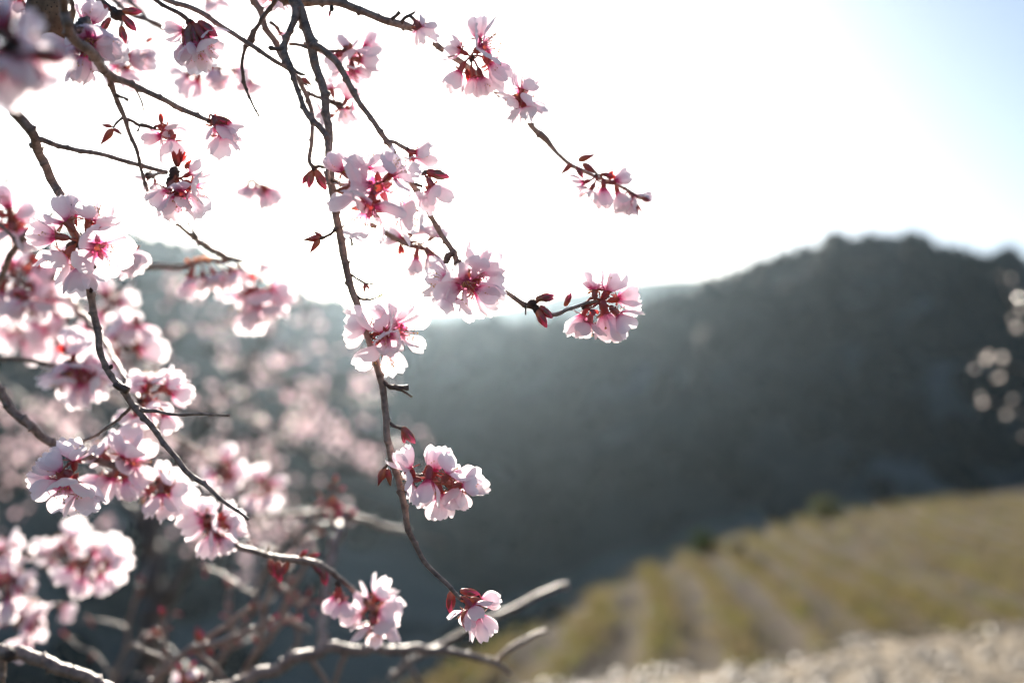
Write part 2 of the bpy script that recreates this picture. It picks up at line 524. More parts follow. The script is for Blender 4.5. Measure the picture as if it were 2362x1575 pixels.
# ---------------------------------------------------------------- wood
def spline(pts, step):
    """Catmull-Rom through (x,y,z,r) rows resampled at about step metres"""
    P = np.array(pts, float)
    P = np.vstack([2 * P[0] - P[1], P, 2 * P[-1] - P[-2]])
    outp = []
    for i in range(1, len(P) - 2):
        p0, p1, p2, p3 = P[i - 1], P[i], P[i + 1], P[i + 2]
        n = max(1, int(np.linalg.norm(p2[:3] - p1[:3]) / step))
        for k in range(n):
            s = k / n
            outp.append(0.5 * ((2 * p1) + (-p0 + p2) * s + (2 * p0 - 5 * p1 + 4 * p2 - p3) * s * s + (-p0 + 3 * p1 - 3 * p2 + p3) * s ** 3))
    outp.append(P[-2])
    return np.array(outp)

def stem(parent, name, rows, d, mat=None, node_gap=0.0085, rough=1.0, sides=9, step=0.0012, label=None):
    """rows: (px, py, width px[, depth]); d: depth or (start, end)"""
    n = len(rows); pts = []
    for k, r in enumerate(rows):
        dd = r[3] if len(r) > 3 else (d if not isinstance(d, tuple) else d[0] + (d[1] - d[0]) * k / (n - 1))
        p = at(r[0], r[1], dd)
        pts.append((p.x, p.y, p.z, r[2] * 0.455 * dm(dd) / FP))
    sp = spline(pts, step)
    seed = random.random() * 100
    base = parent.location
    L = np.concatenate([[0], np.cumsum(np.linalg.norm(np.diff(sp[:, :3], axis=0), axis=1))])
    nodes = []; s = random.uniform(0.2, 1) * node_gap; sd = 0
    while s < L[-1]:
        nodes.append((s, sd)); s += node_gap * random.uniform(0.55, 1.5); sd += sides * 0.38 + random.uniform(-.8, .8)
    V, F, tone = [], [], []
    P = []; RR = []
    for k in range(len(sp)):
        l = L[k]; r = max(sp[k, 3], 0.0004)
        q = Vector((l * 60 + seed, seed, 0))
        off = Vector((mnoise.noise(q), mnoise.noise(q + Vector((9, 0, 0))), mnoise.noise(q + Vector((0, 9, 0))))) * r * 0.75 * rough
        P.append(Vector(sp[k, :3]) + off - base)
        near = [(abs(l - a), sdd, l - a) for a, sdd in nodes if abs(l - a) < 0.003]
        tn = 0.0
        def rf(s_, r=r, near=near, l=l):
            v = r * (1 + 0.10 * rough * mnoise.noise(Vector((l * 240 + seed, s_ * 0.9, seed))))
            for dd, sdd, _ in near:
                g = math.exp(-(dd / 0.0010) ** 2)
                ang = abs(((s_ - sdd) / sides + 0.5) % 1 - 0.5) * 2
                v += g * rough * (0.05 * r + (0.0002 + 0.55 * r) * math.exp(-(ang / 0.24) ** 2))
            return v
        RR.append(rf)
        for dd, sdd, _ in near: tn = max(tn, math.exp(-(dd / 0.0007) ** 2))
        tone += [0.75 * tn * (0.5 + 0.5 * mnoise.noise(Vector((l * 90 + seed, 0, 0))))] * sides
    tube_into(V, F, P, RR, sides)
    me = mesh(name, V, F, mat or BARK, tval=tone)
    return obj(name, me, parent, label=label)

# ---------------------------------------------------------------- petals, blossoms, buds
def petal_mesh(seed):
    r = random.Random(seed)
    nu, nv = 9, 7
    notch = r.uniform(0.02, 0.13); cup = r.uniform(-0.05, 0.30); fold = r.uniform(0.1, 0.5); W = r.uniform(0.38, 0.48); tw = r.uniform(-.22, .22)
    V, F, T = [], [], []
    for i in range(nu):
        u = i / (nu - 1)
        for j in range(nv):
            v = -1 + 2 * j / (nv - 1)
            wdt = W * (0.24 + 0.76 * min(1, (u / 0.62)) ** 1.05) * (1 if u < 0.62 else math.sqrt(max(0.0, 1 - ((u - 0.62) / 0.44) ** 2)))
            ln = u - notch * max(0, (u - 0.6) / 0.4) * math.exp(-(v / 0.28) ** 2)
            ln += 0.03 * mnoise.noise(Vector((v * 2.4, seed * 3.3, 1))) * u * 2
            x = v * wdt
            z = cup * (u * u) * 0.9 - 0.10 * math.sin(u * 3) + fold * wdt * v * v * 0.9 + 0.05 * mnoise.noise(Vector((u * 3, v * 2, seed * 7.7))) * u * 2 \
                + tw * x * u
            V.append((x, ln, z))
            T.append(min(1, max(0, u * 1.15 - 0.12 + 0.15 * abs(v) * u)))
    for i in range(nu - 1):
        for j in range(nv - 1):
            F.append((i * nv + j, i * nv + j + 1, (i + 1) * nv + j + 1, (i + 1) * nv + j))
    return mesh("petal", V, F, PETAL, tval=T)
PETALS = [petal_mesh(s) for s in range(9)]

def calyx_mesh(seed, green=0.5):
    """cup and five pointed sepals; flower faces +Z, throat at the origin, unit = petal length"""
    r = random.Random(seed)
    V, F, T = [], [], []
    prof = [(-0.46, 0.06), (-0.38, 0.11), (-0.26, 0.14), (-0.12, 0.13), (-0.02, 0.155)]
    ns = 10
    for z, rad in prof:
        for s in range(ns):
            a = 2 * math.pi * s / ns
            V.append((rad * math.cos(a), rad * math.sin(a), z)); T.append(0.4 + 0.2 * r.random())
    for k in range(len(prof) - 1):
        for s in range(ns):
            F.append((k * ns + s, k * ns + (s + 1) % ns, (k + 1) * ns + (s + 1) % ns, (k + 1) * ns + s))
    F.append(tuple(reversed(range(ns))))
    for k in range(5):
        a = 2 * math.pi * (k + 0.5) / 5; ca, sa = math.cos(a), math.sin(a)
        b = len(V); L = r.uniform(0.27, 0.36); down = r.uniform(-0.1, 0.35)
        for u in (0, 0.35, 0.7, 1.0):
            wd = 0.095 * (1, 1.05, 0.7, 0.08)[[0, 0.35, 0.7, 1.0].index(u)]
            rad = 0.17 + L * u * 0.95; zz = -0.05 - down * L * u
            for v in (-1, 0, 1):
                V.append((rad * ca - v * wd * sa, rad * sa + v * wd * ca, zz + (0.03 if v else 0))); T.append(0.5 + 0.5 * u * r.random())
        for q in range(3):
            for v in range(2):
                F.append((b + q * 3 + v, b + q * 3 + v + 1, b + (q + 1) * 3 + v + 1, b + (q + 1) * 3 + v))
    return mesh("blossom", V, F, SEPAL, tval=T)
CALYX = [calyx_mesh(s) for s in range(5)]

def stamen_mesh(seed):
    r = random.Random(seed)
    V, F, T, mi = [], [], [], []
    for k in range(24):
        a = r.uniform(0, 2 * math.pi); sp = r.uniform(0.02, 0.42); L = r.uniform(0.36, 0.62)
        d = Vector((math.cos(a) * sp, math.sin(a) * sp, 1)).normalized()
        p0 = Vector((math.cos(a) * 0.10, math.sin(a) * 0.10, -0.05)); p1 = p0 + d * L * 0.5; p2 = p0 + d * L + Vector((math.cos(a), math.sin(a), 0)) * 0.05
        f0 = len(F); v0 = len(V)
        tube_into(V, F, [p0, p1, p2], [0.009, 0.007, 0.006], 3, cap=False)
        T += [0.0] * 3 + [0.6] * 3 + [1.0] * 3
        mi += [0] * (len(F) - f0)
        b = len(V); s = 0.026
        for q in ((s, 0, 0), (-s, 0, 0), (0, s, 0), (0, -s, 0), (0, 0, s * 1.4), (0, 0, -s * 1.4)):
            V.append(p2 + Vector(q)); T.append(0.5)
        for q in ((0, 2, 4), (2, 1, 4), (1, 3, 4), (3, 0, 4), (2, 0, 5), (1, 2, 5), (3, 1, 5), (0, 3, 5)):
            F.append(tuple(b + z for z in q)); mi.append(1)
    return mesh("stamens", V, F, [FILAMENT, ANTHER], mi=mi, tval=T)
STAMENS = [stamen_mesh(s) for s in range(4)]

def bud_mesh(seed, pink=True, slim=1.0):
    """closed bud along +Z, unit length"""
    V, F, T, mi = [], [], [], []
    ns = 9
    prof = [(-0.02, 0.05), (0.06, 0.13), (0.2, 0.175), (0.4, 0.19), (0.55, 0.19), (0.72, 0.16), (0.88, 0.10), (1.0, 0.015)]
    if not pink: prof = [(-0.02, 0.06), (0.08, 0.14), (0.25, 0.19), (0.45, 0.18), (0.7, 0.11), (0.9, 0.05), (1.0, 0.01)]
    r = random.Random(seed)
    for z, rad in prof:
        for s in range(ns):
            a = 2 * math.pi * s / ns
            q = rad * slim * (1 + r.uniform(-.08, .08)); V.append((q * math.cos(a), q * math.sin(a), z)); T.append(z)
    for k in range(len(prof) - 1):
        for s in range(ns):
            F.append((k * ns + s, k * ns + (s + 1) % ns, (k + 1) * ns + (s + 1) % ns, (k + 1) * ns + s))
            mi.append(1 if (pink and prof[k][0] > 0.36) else 0)
    F.append(tuple(reversed(range(ns)))); mi.append(0)
    if pink:      # sepals hugging the petals
        for k in range(5):
            a0 = 2 * math.pi * k / 5; b = len(V)
            for u, rad, wd in ((0.35, 0.20, 0.5), (0.5, 0.215, 0.5), (0.66, 0.195, 0.34), (0.8, 0.165, 0.04)):
                for v in (-1, 0, 1):
                    a = a0 + v * wd
                    V.append((rad * slim * math.cos(a), rad * slim * math.sin(a), u)); T.append(0.3 + 0.6 * r.random())
            for q in range(3):
                for v in range(2):
                    F.append((b + q * 3 + v, b + q * 3 + v + 1, b + (q + 1) * 3 + v + 1, b + (q + 1) * 3 + v)); mi.append(0)
    return mesh("bud", V, F, [SEPAL, BUDPETAL], mi=mi, tval=T)
PINKBUD = [bud_mesh(s) for s in range(3)]
LEAFBUD = [bud_mesh(s + 9, False) for s in range(3)]

def knob_mesh(seed):
    """scaly spur lump where flowers sit"""
    r = random.Random(seed)
    V, F = [], []; nr, ns = 9, 9
    for k in range(nr):
        z = -1 + 2 * k / (nr - 1); rad = math.sqrt(max(0.04, 1 - z * z)) * (1 + 0.22 * (k % 2))
        for s in range(ns):
            a = 2 * math.pi * s / ns; q = rad * (1 + r.uniform(-.18, .18))
            V.append((q * math.cos(a) * 0.8, q * math.sin(a) * 0.8, z * 1.2))
    for k in range(nr - 1):
        for s in range(ns):
            F.append((k * ns + s, k * ns + (s + 1) % ns, (k + 1) * ns + (s + 1) % ns, (k + 1) * ns + s))
    F.append(tuple(reversed(range(ns)))); F.append(tuple((nr - 1) * ns + s for s in range(ns)))
    return mesh("spur", V, F, DARKBARK, tval=[0.0] * len(V))
KNOBS = [knob_mesh(s) for s in range(4)]

def bract_mesh(seed):
    r = random.Random(seed)
    V, F, T = [], [], []
    for k in range(5):
        a = r.uniform(0, 6.28); tl = r.uniform(0.2, 0.8)
        d = Vector((math.cos(a) * tl, math.sin(a) * tl, 1)).normalized(); sd = d.orthogonal().normalized(); nn = d.cross(sd)
        b = len(V)
        for u, wd in ((0, .10), (.35, .20), (.7, .15), (1, .02)):
            for v in (-1, 0, 1):
                V.append(d * u + sd * v * wd + nn * (0.05 * abs(v))); T.append(min(1, 0.35 + u))
        for q in range(3):
            for v in range(2):
                F.append((b + q * 3 + v, b + q * 3 + v + 1, b + (q + 1) * 3 + v + 1, b + (q + 1) * 3 + v))
    return mesh("bract", V, F, BRACT, tval=T)
BRACTS = [bract_mesh(s) for s in range(3)]

def facing(th, tow):
    s = math.sqrt(max(0, 1 - tow * tow))
    return (VR * (math.cos(R(th)) * s) + VU * (math.sin(R(th)) * s) - VF * tow).normalized()

def place(me, name, parent, p, direction, scale, spin=None, label=None, kind=None):
    o = obj(name, me, parent, p - parent.location, kind=kind, label=label)
    q = direction.to_track_quat('Z', 'Y') @ Quaternion((0, 0, 1), random.uniform(0, 6.28) if spin is None else spin)
    o.rotation_mode = 'QUATERNION'; o.rotation_quaternion = q
    o.scale = (scale, scale, scale)
    return o

def blossom(parent, px, py, size, th, tow, d, node=None, openness=None, label=None, npet=5):
    """throat at (px,py); size = petal span in photograph pixels"""
    if d > 0.62: size *= 0.9
    L = size * 0.485 * dm(d) / FP
    c = at(px, py, d)
    n = facing(th, tow)
    b = place(random.choice(CALYX), "blossom", parent, c, n, L, label=label)
    op = openness if openness is not None else random.choice([random.uniform(8, 35), random.uniform(30, 60), random.uniform(55, 76)])
    for k in range(npet):
        pt = link(bpy.data.objects.new("petal", random.choice(PETALS)))
        pt.parent = b
        tilt = R(op + random.gauss(0, 11))
        a = 2 * math.pi * k / 5 + random.gauss(0, 0.13)
        Mx = Matrix.Rotation(a, 4, 'Z') @ Matrix.Translation((0, 0.10, -0.02)) @ Matrix.Rotation(tilt, 4, 'X') @ Matrix.Rotation(random.gauss(0, 0.25), 4, 'Y')
        s = random.uniform(0.86, 1.06)
        pt.matrix_local = Mx @ Matrix.Diagonal((s * random.uniform(0.9, 1.12), s, s, 1))
    st = link(bpy.data.objects.new("stamens", random.choice(STAMENS)))
    st.parent = b; st['kind'] = 'stuff'
    if node is not None:
        base = c - n * L * 0.44
        dist = (base - node).length
        if 0.001 < dist < 0.035:
            V, F = [], []
            mid = (base + node) / 2 - n * min(dist * 0.3, L * 0.3)
            P = [node, mid, base]
            sp = spline([(*p, 0) for p in P], dist / 5)
            rel = [Vector(q[:3]) - parent.location for q in sp]
            rad = [0.00055 + 0.00025 * (i / len(rel)) for i in range(len(rel))]
            tube_into(V, F, rel, rad, 6)
            obj("flower_stalk", mesh("flower_stalk", V, F, SEPAL, tval=[0.2] * len(V)), parent)
    return b

def bud(parent, px, py, size, th, d, tow=0.0, pink=True, label=None):
    """base at (px,py), pointing towards th"""
    return place(random.choice(PINKBUD if pink else LEAFBUD), "bud", parent, at(px, py, d), facing(th, tow), size * dm(d) / FP, label=label)

def spur(parent, px, py, size, th, d):
    return place(random.choice(KNOBS), "spur", parent, at(px, py, d), facing(th, 0.1), size * 0.40 * dm(d) / FP)

AMBER = thin("amber_bud_scale", [(0.0, (0.30, 0.10, 0.04)), (1.0, (0.70, 0.26, 0.09))], trans=0.7, rnd=0.15, spec=0.1)
AMBERS = []
for _m in BRACTS:
    _c = _m.copy(); _c.materials[0] = AMBER; AMBERS.append(_c)
def amber(parent, px, py, size, th, d):
    return place(random.choice(AMBERS), "bract", parent, at(px, py, d), facing(th, 0.1), size * 0.5 * dm(d) / FP, label="amber bud scale glowing against the light")

def bract(parent, px, py, size, th, d):
    return place(random.choice(BRACTS), "bract", parent, at(px, py, d), facing(th, 0.1), size * 0.72 * dm(d) / FP)

def cluster(parent, node, d, flowers, knob=18, dj=0.012):
    """flowers: (px, py, size, th, tow)"""
    if knob: spur(parent, node[0], node[1], knob, random.uniform(0, 180), d)
    npos = at(node[0], node[1], d)
    flowers = [f for i, f in enumerate(flowers) if i < 5 or random.random() < 0.55]
    for f in flowers:
        dd = d - f[4] * 0.014 + random.uniform(-dj, dj) * 0.5
        blossom(parent, f[0], f[1], f[2], f[3], f[4], dd, npos, openness=(f[5] if len(f) > 5 else None))

def rcluster(parent, px, py, d, n, rad, size=120, down=True, knob=18):
    fl = []
    for k in range(n):
        a = 360 * k / n + random.uniform(-25, 25)
        q = rad * random.uniform(0.45, 1.0)
        fl.append((px + q * math.cos(R(a)), py - q * math.sin(R(a)), size * random.uniform(0.85, 1.12), a if not down else (a if random.random() < 0.6 else random.uniform(-140, -40)), random.uniform(-0.35, 0.5)))
    cluster(parent, (px, py), d, fl, knob, dj=0.02)

def TH(name, label, first, d):
    return thing(name, label, "branch", at(first[0], first[1], d), "almond branches reaching into the view")

# ---------------------------------------------------------------- 1 forked hanging branch, sharp, centre
b = TH("hanging_branch", "sharp forked branch hanging down the middle, one fork reaching right across the ridge", (672, -30), .60)
stem(b, "stem", [(520, -620, 44), (600, -300, 36), (660, -60, 30), (689, 13, 28), (706, 60, 26), (717, 97, 26), (737, 179, 22), (750, 242, 21), (760, 306, 20), (763, 370, 18), (768, 430, 19), (777, 480, 19), (785, 530, 20),
     (796, 600, 19), (810, 655, 18), (826, 715, 18), (848, 772, 17), (868, 835, 18), (884, 905, 17), (891, 985, 17), (903, 1050, 18), (917, 1105, 17), (933, 1165, 16), (941, 1215, 15), (965, 1270, 13), (1000, 1318, 12), (1035, 1352, 11), (1060, 1378, 10)], .60)
stem(b, "side_branch", [(684, 5, 24), (677, 45, 18), (663, 89, 16), (656, 112, 20), (662, 142, 20), (668, 160, 19), (679, 185, 14), (689, 217, 13), (700, 252, 14), (716, 276, 16), (736, 293, 15), (754, 316, 16), (757, 345, 13), (757, 395, 11), (762, 425, 11)], (.597, .592), rough=1.3, node_gap=.006)
stem(b, "side_branch", [(716, 94, 22), (726, 103, 22), (741, 110, 17), (757, 126, 17), (773, 143, 17), (789, 166, 16), (803, 188, 16), (817, 214, 15), (832, 243, 14), (849, 267, 14), (875, 300, 14), (900, 334, 14), (913, 360, 15), (926, 388, 14), (935, 405, 17), (958, 432, 15),
     (980, 470, 14), (998, 502, 13), (1014, 537, 13), (1032, 564, 14), (1048, 588, 15), (1056, 612, 15), (1062, 640, 14), (1090, 652, 11), (1124, 651, 11), (1155, 667, 11), (1183, 683, 12), (1213, 700, 14), (1240, 712, 12), (1265, 725, 10), (1287, 722, 10), (1305, 714, 9), (1327, 709, 9), (1353, 700, 8), (1380, 694, 8), (1405, 683, 6)], (.598, .612))
stem(b, "spur", [(1052, 582, 12), (1042, 586, 12), (1033, 596, 17), (1030, 608, 13)], .598, DARKBARK, .0025)
stem(b, "twig", [(1057, 600, 15), (1059, 622, 17), (1062, 640, 14)], .596, DARKBARK, .002)
stem(b, "twig", [(658, 112, 11), (640, 114, 9), (625, 110, 11), (620, 113, 12)], .595, DARKBARK, .003)
stem(b, "twig", [(668, 102, 8), (690, 105, 8), (708, 112, 9)], .60)
stem(b, "twig", [(683, 165, 8), (694, 171, 9), (704, 173, 4)], .594)
stem(b, "twig", [(780, 524, 7), (771, 533, 6), (762, 540, 7), (752, 545, 7), (742, 549, 10), (735, 550, 9)], .598, DARKBARK, .003)
bud(b, 740, 548, 42, 188, .598, pink=False); bud(b, 737, 552, 40, 235, .598, pink=False); bud(b, 742, 545, 24, 150, .598, pink=False)
stem(b, "twig", [(792, 520, 9), (808, 527, 7), (820, 535, 6), (836, 547, 2)], .60, DARKBARK, .003)
stem(b, "twig", [(794, 535, 7), (806, 545, 5), (812, 555, 5), (813, 566, 8)], .602, DARKBARK, .003)
stem(b, "twig", [(808, 634, 7), (822, 642, 5), (836, 650, 6), (843, 654, 5), (862, 655, 2)], .60, DARKBARK, .003)
bud(b, 842, 652, 24, 265, .60, pink=False); bud(b, 842, 654, 20, 310, .60, pink=False)
stem(b, "twig", [(822, 684, 8), (835, 690, 6), (852, 691, 5), (868, 687, 4)], .60, DARKBARK, .003)
place(LEAFBUD[0], "leaf", b, at(864, 688, .60), facing(25, 0), 26 * .6 / FP).data = mesh("leaf", [(0, 0, 0), (.12, .02, .4), (-.12, .02, .4), (.10, 0, .75), (-.10, 0, .75), (0, 0, 1.05)], [(0, 1, 2), (1, 3, 4, 2), (3, 5, 4)], LEAFGREEN, tval=[0, .5, .5, .8, .8, 1])
stem(b, "twig", [(882, 878, 12), (897, 890, 11), (915, 895, 12), (932, 896, 13), (944, 896, 14)], .60, DARKBARK, .0028)
stem(b, "twig", [(925, 900, 6), (938, 908, 5), (950, 916, 4)], .60, LEAFGREEN)
stem(b, "twig", [(893, 970, 9), (905, 980, 8), (918, 985, 9), (930, 992, 11)], .60, DARKBARK, .003)
bud(b, 928, 985, 48, -52, .60, label="dark red bud opening pink on its short twig"); bud(b, 930, 993, 30, -85, .602)
stem(b, "twig", [(902, 1062, 7), (894, 1072, 6), (885, 1082, 8)], .60, DARKBARK, .003)
bud(b, 888, 1080, 44, -112, .60, pink=False, label="withered brown bud"); bud(b, 893, 1082, 40, -78, .60, pink=False, label="withered brown bud"); bud(b, 880, 1084, 34, -100, .603, pink=False, label="withered brown bud")
stem(b, "twig", [(915, 1072, 11), (930, 1084, 9), (950, 1094, 9), (975, 1098, 10), (1010, 1105, 8), (1050, 1120, 7)], (.60, .61), DARKBARK, .003)
stem(b, "twig", [(922, 1118, 12), (932, 1130, 10), (950, 1142, 6), (966, 1146, 4)], .60, DARKBARK, .003)
cluster(b, (975, 1098), .60, [(988, 1108, 150, -95, .35), (1045, 1128, 140, -50, .3), (1068, 1118, 120, 5, .2), (1000, 1085, 130, 78, .15), (945, 1080, 110, 118, .2), (1035, 1092, 120, 55, .0), (950, 1108, 100, 190, .2), (1015, 1140, 130, -80, .1), (1050, 1130, 110, -75, .0)])
# the big pale cluster just below the sun
cluster(b, (772, 440), .585, [(873, 432, 178, 10, .9, 8), (853, 480, 190, -95, .62, 22), (822, 418, 165, 170, .55, 20), (840, 385, 130, 85, .3), (925, 488, 150, -15, .1), (800, 455, 140, 205, .3), (790, 395, 110, 140, .2), (905, 400, 130, 40, .2)], 0)
stem(b, "twig", [(765, 415, 10), (785, 425, 8), (812, 432, 8), (835, 440, 8)], .592, DARKBARK, .003)
cluster(b, (858, 775), .60, [(880, 762, 140, 105, .45), (922, 764, 150, 5, .45), (848, 752, 130, 165, .25), (888, 800, 160, -95, .35), (905, 738, 130, 78, .1), (860, 790, 140, 215, .3), (925, 790, 120, -40, .2), (895, 775, 110, -60, .8)])
bract(b, 880, 745, 34, 70, .595); amber(b, 868, 800, 26, -60, .59)
# end of the hanging stem
cluster(b, (1060, 1378), .605, [(1088, 1398, 110, -45, .15), (1112, 1385, 95, 10, .05), (1105, 1420, 120, -65, .25), (1075, 1410, 90, -110, .2)], 14)
for q in ((1042, 1362, 52, -95), (1062, 1362, 46, -10), (1070, 1405, 46, -85), (1085, 1380, 44, -20)): bud(b, q[0], q[1], q[2], q[3], .605)
# fork: flowers at the bend
cluster(b, (1061, 630), .597, [(1075, 655, 168, -70, .80, 12), (1028, 648, 130, 178, .25), (1112, 628, 120, 38, .1), (1098, 668, 140, -30, .25), (1092, 615, 120, 75, .35), (1030, 678, 130, -125, .0), (1118, 650, 90, -10, .1)], 0)
spur(b, 1226, 700, 26, 30, .606); spur(b, 1236, 712, 22, 80, .606)
for q in ((1236, 690, 44, 12), (1244, 690, 34, 2), (1238, 712, 50, -62), (1246, 706, 40, -45), (1234, 700, 26, 50)): bud(b, q[0], q[1], q[2], q[3], .606)
stem(b, "twig", [(1212, 700, 6), (1212, 712, 5), (1212, 726, 3)], .606, DARKBARK, .003)
cluster(b, (1345, 708), .613, [(1345, 728, 120, -115, -.2), (1400, 672, 120, 60, -.1), (1395, 722, 150, -75, -.35), (1425, 690, 110, 10, -.1), (1360, 745, 110, -100, .0), (1372, 668, 110, 88, -.2), (1425, 725, 120, -45, -.1), (1375, 755, 100, -95, .1), (1330, 692, 90, 110, .1)], 14)
bract(b, 1385, 690, 26, 80, .608); bract(b, 1362, 715, 26, -40, .606); bud(b, 1303, 706, 34, 65, .612)
stem(b, "twig", [(935, 402, 12), (950, 402, 8), (966, 403, 8), (980, 400, 10), (988, 396, 9)], .598, DARKBARK, .003)
bud(b, 984, 396, 56, -14, .598, label="large pink bud about to open beside the right fork")
cluster(b, (984, 408), .60, [(1000, 432, 120, -55, .1, 50), (990, 440, 100, -100, .0)], 10)
stem(b, "twig", [(957, 424, 8), (965, 428, 7), (974, 429, 7)], .597, DARKBARK, .003)
stem(b, "twig", [(898, 326, 10), (912, 328, 10), (926, 336, 10), (940, 343, 12)], .604)
cluster(b, (940, 345), .605, [(962, 352, 105, -8, .0, 60), (948, 368, 80, -85, .1)], 16)
# further twig of the same branch, behind the pale cluster
stem(b, "side_branch", [(790, 560, 10, .605), (820, 520, 11, .62), (860, 520, 12, .645), (897, 542, 13, .66), (945, 567, 12, .665), (981, 576, 11, .67), (1018, 596, 9, .675)], .66)
cluster(b, (945, 560), .67, [(945, 535, 110, 60, .1), (925, 550, 100, 160, .1), (968, 520, 120, 50, .0), (960, 595, 110, -95, .2), (990, 590, 110, -60, .2), (1010, 610, 110, -80, .1), (980, 555, 100, 20, -.1), (930, 580, 90, -110, -.3), (1000, 545, 90, 40, .0)], 16)
bract(b, 925, 562, 40, -95, .665)

# ---------------------------------------------------------------- 2 arching branch top right
b = TH("arching_branch", "branch arching right from the top edge against the white sky, furthest right of all", (640, -10), .60)
stem(b, "stem", [(380, -260, 40), (560, -60, 34), (640, -12, 28), (690, 0, 24), (735, 4, 22), (780, 12, 21), (832, 30, 20), (883, 46, 19), (910, 53, 20), (936, 62, 20), (958, 71, 18), (1000, 99, 15), (1036, 128, 16), (1074, 153, 16), (1103, 178, 15), (1152, 218, 15), (1180, 244, 12), (1207, 266, 12), (1231, 297, 13), (1255, 316, 18), (1272, 334, 13), (1293, 359, 9), (1317, 379, 11), (1344, 393, 11), (1375, 407, 10), (1410, 420, 9), (1450, 441, 8), (1482, 458, 5)], (.60, .655))
stem(b, "twig", [(903, 46, 9), (913, 38, 8), (923, 28, 11)], .603, DARKBARK, .003)
stem(b, "twig", [(925, 54, 9), (935, 44, 8), (946, 38, 8), (959, 27, 3)], .603, DARKBARK, .003)
stem(b, "twig", [(944, 38, 6), (953, 44, 8), (958, 50, 9)], .602, DARKBARK, .003)
spur(b, 765, 20, 16, 90, .60); bud(b, 762, 24, 16, -100, .60)
spur(b, 976, 98, 14, 60, .605)
cluster(b, (956, 52), .603, [(967, 65, 100, -60, .1, 55), (972, 58, 70, 40, .1)], 8)
cluster(b, (1088, 135), .612, [(1118, 108, 145, 15, .55, 25), (1103, 88, 110, 95, .15), (1132, 150, 130, -50, .3), (1062, 118, 90, 155, .1), (1060, 165, 110, -120, .0), (1092, 180, 110, -80, -.15), (1140, 120, 110, 0, .1), (1075, 95, 90, 110, -.1), (1110, 178, 100, -70, -.3)], 20)
bract(b, 1075, 160, 40, -60, .615); bract(b, 1068, 118, 34, 120, .61)
cluster(b, (1185, 246), .62, [(1207, 222, 125, 20, .65, 25), (1195, 240, 110, 200, .2), (1212, 250, 110, -70, .2), (1205, 205, 90, 75, .1)], 22)
bud(b, 1318, 378, 34, 225, .632, pink=False)
bud(b, 1335, 370, 40, 20, .632, pink=False); bud(b, 1345, 378, 42, -35, .632, pink=False); bud(b, 1330, 385, 30, -60, .632)
cluster(b, (1375, 405), .642, [(1345, 422, 90, 200, .0), (1362, 440, 100, -120, .0), (1392, 435, 110, -90, .1), (1420, 418, 90, 20, .0), (1425, 445, 100, -75, .1), (1410, 440, 90, -100, -.3)], 14)
bract(b, 1400, 410, 32, 30, .645); bract(b, 1470, 470, 34, -80, .655)
cluster(b, (1455, 445), .655, [(1462, 455, 80, -40, .0), (1452, 470, 90, -95, .0), (1478, 455, 66, -5, .0), (1435, 462, 80, -110, .0)], 10)
bud(b, 1385, 402, 26, -5, .64); bud(b, 1478, 456, 26, -20, .655)

# ---------------------------------------------------------------- 3 thin straight branch behind
b = TH("thin_branch", "thin brown branch running behind the knobbly fork, ending in two reddish hanging buds", (581, 0), .63)
stem(b, "stem", [(500, -220, 22), (545, -90, 20), (581, 0, 17), (602, 36, 17), (615, 71, 16), (638, 102, 16), (652, 132, 14), (668, 158, 12), (686, 178, 12), (696, 200, 13), (706, 222, 13), (717, 255, 12), (721, 288, 11), (718, 332, 11), (713, 370, 11), (722, 388, 11)], .63)
stem(b, "twig", [(620, 52, 9), (632, 60, 8), (642, 68, 8)], .632, DARKBARK, .003)
cluster(b, (642, 68), .633, [(650, 80, 66, -45, .0, 60)], 10)
stem(b, "twig", [(706, 214, 10), (722, 220, 9), (740, 226, 9), (775, 240, 14), (790, 250, 8)], (.632, .66), DARKBARK, .003)
cluster(b, (778, 242), .665, [(800, 228, 90, 60, .1), (790, 255, 110, -60, .3), (765, 205, 100, 100, .2), (750, 272, 110, 200, .2), (812, 250, 80, 0, .1)], 20)
stem(b, "twig", [(690, 178, 8), (702, 192, 6), (715, 201, 2)], .628)
bud(b, 697, 180, 30, -38, .628, pink=False)
cluster(b, (798, 120), .655, [(806, 125, 150, -60, .45, 30), (800, 112, 100, 85, .1), (842, 112, 110, 35, .0), (812, 165, 130, -85, .2), (775, 130, 110, 205, .1), (835, 140, 120, -15, .2)], 22)
stem(b, "twig", [(700, 100, 10, .635), (735, 118, 9, .64), (770, 118, 9, .65), (798, 120, 8, .655)], .64)
stem(b, "twig", [(722, 388, 11), (738, 384, 8), (756, 388, 7)], .63, DARKBARK, .003)
spur(b, 724, 392, 18, 90, .63)
bud(b, 720, 392, 44, -100, .63); bud(b, 728, 392, 54, -62, .63); bud(b, 717, 396, 36, -125, .632)
stem(b, "twig", [(748, 395, 8), (756, 415, 8), (762, 450, 8)], .625)
cluster(b, (640, -10), .64, [(642, 5, 110, -85, .2, 45), (622, -5, 90, 200, .2)], 12)

# ---------------------------------------------------------------- 4 dark bare twig
b = TH("bare_twig", "slender dark leafless twig hanging beside the white gap, crossing the diagonal branch", (635, 0), .61)
stem(b, "stem", [(690, -120, 16), (655, -40, 14), (635, 0, 12), (620, 20, 11), (607, 38, 11), (597, 56, 10), (587, 71, 12), (581, 88, 17), (576, 100, 16), (569, 110, 10), (562, 130, 8), (558, 153, 9), (560, 172, 9), (562, 188, 9), (570, 212, 6), (577, 226, 6), (587, 248, 5), (598, 269, 5)], .61, DARKBARK, .006, rough=1.3)

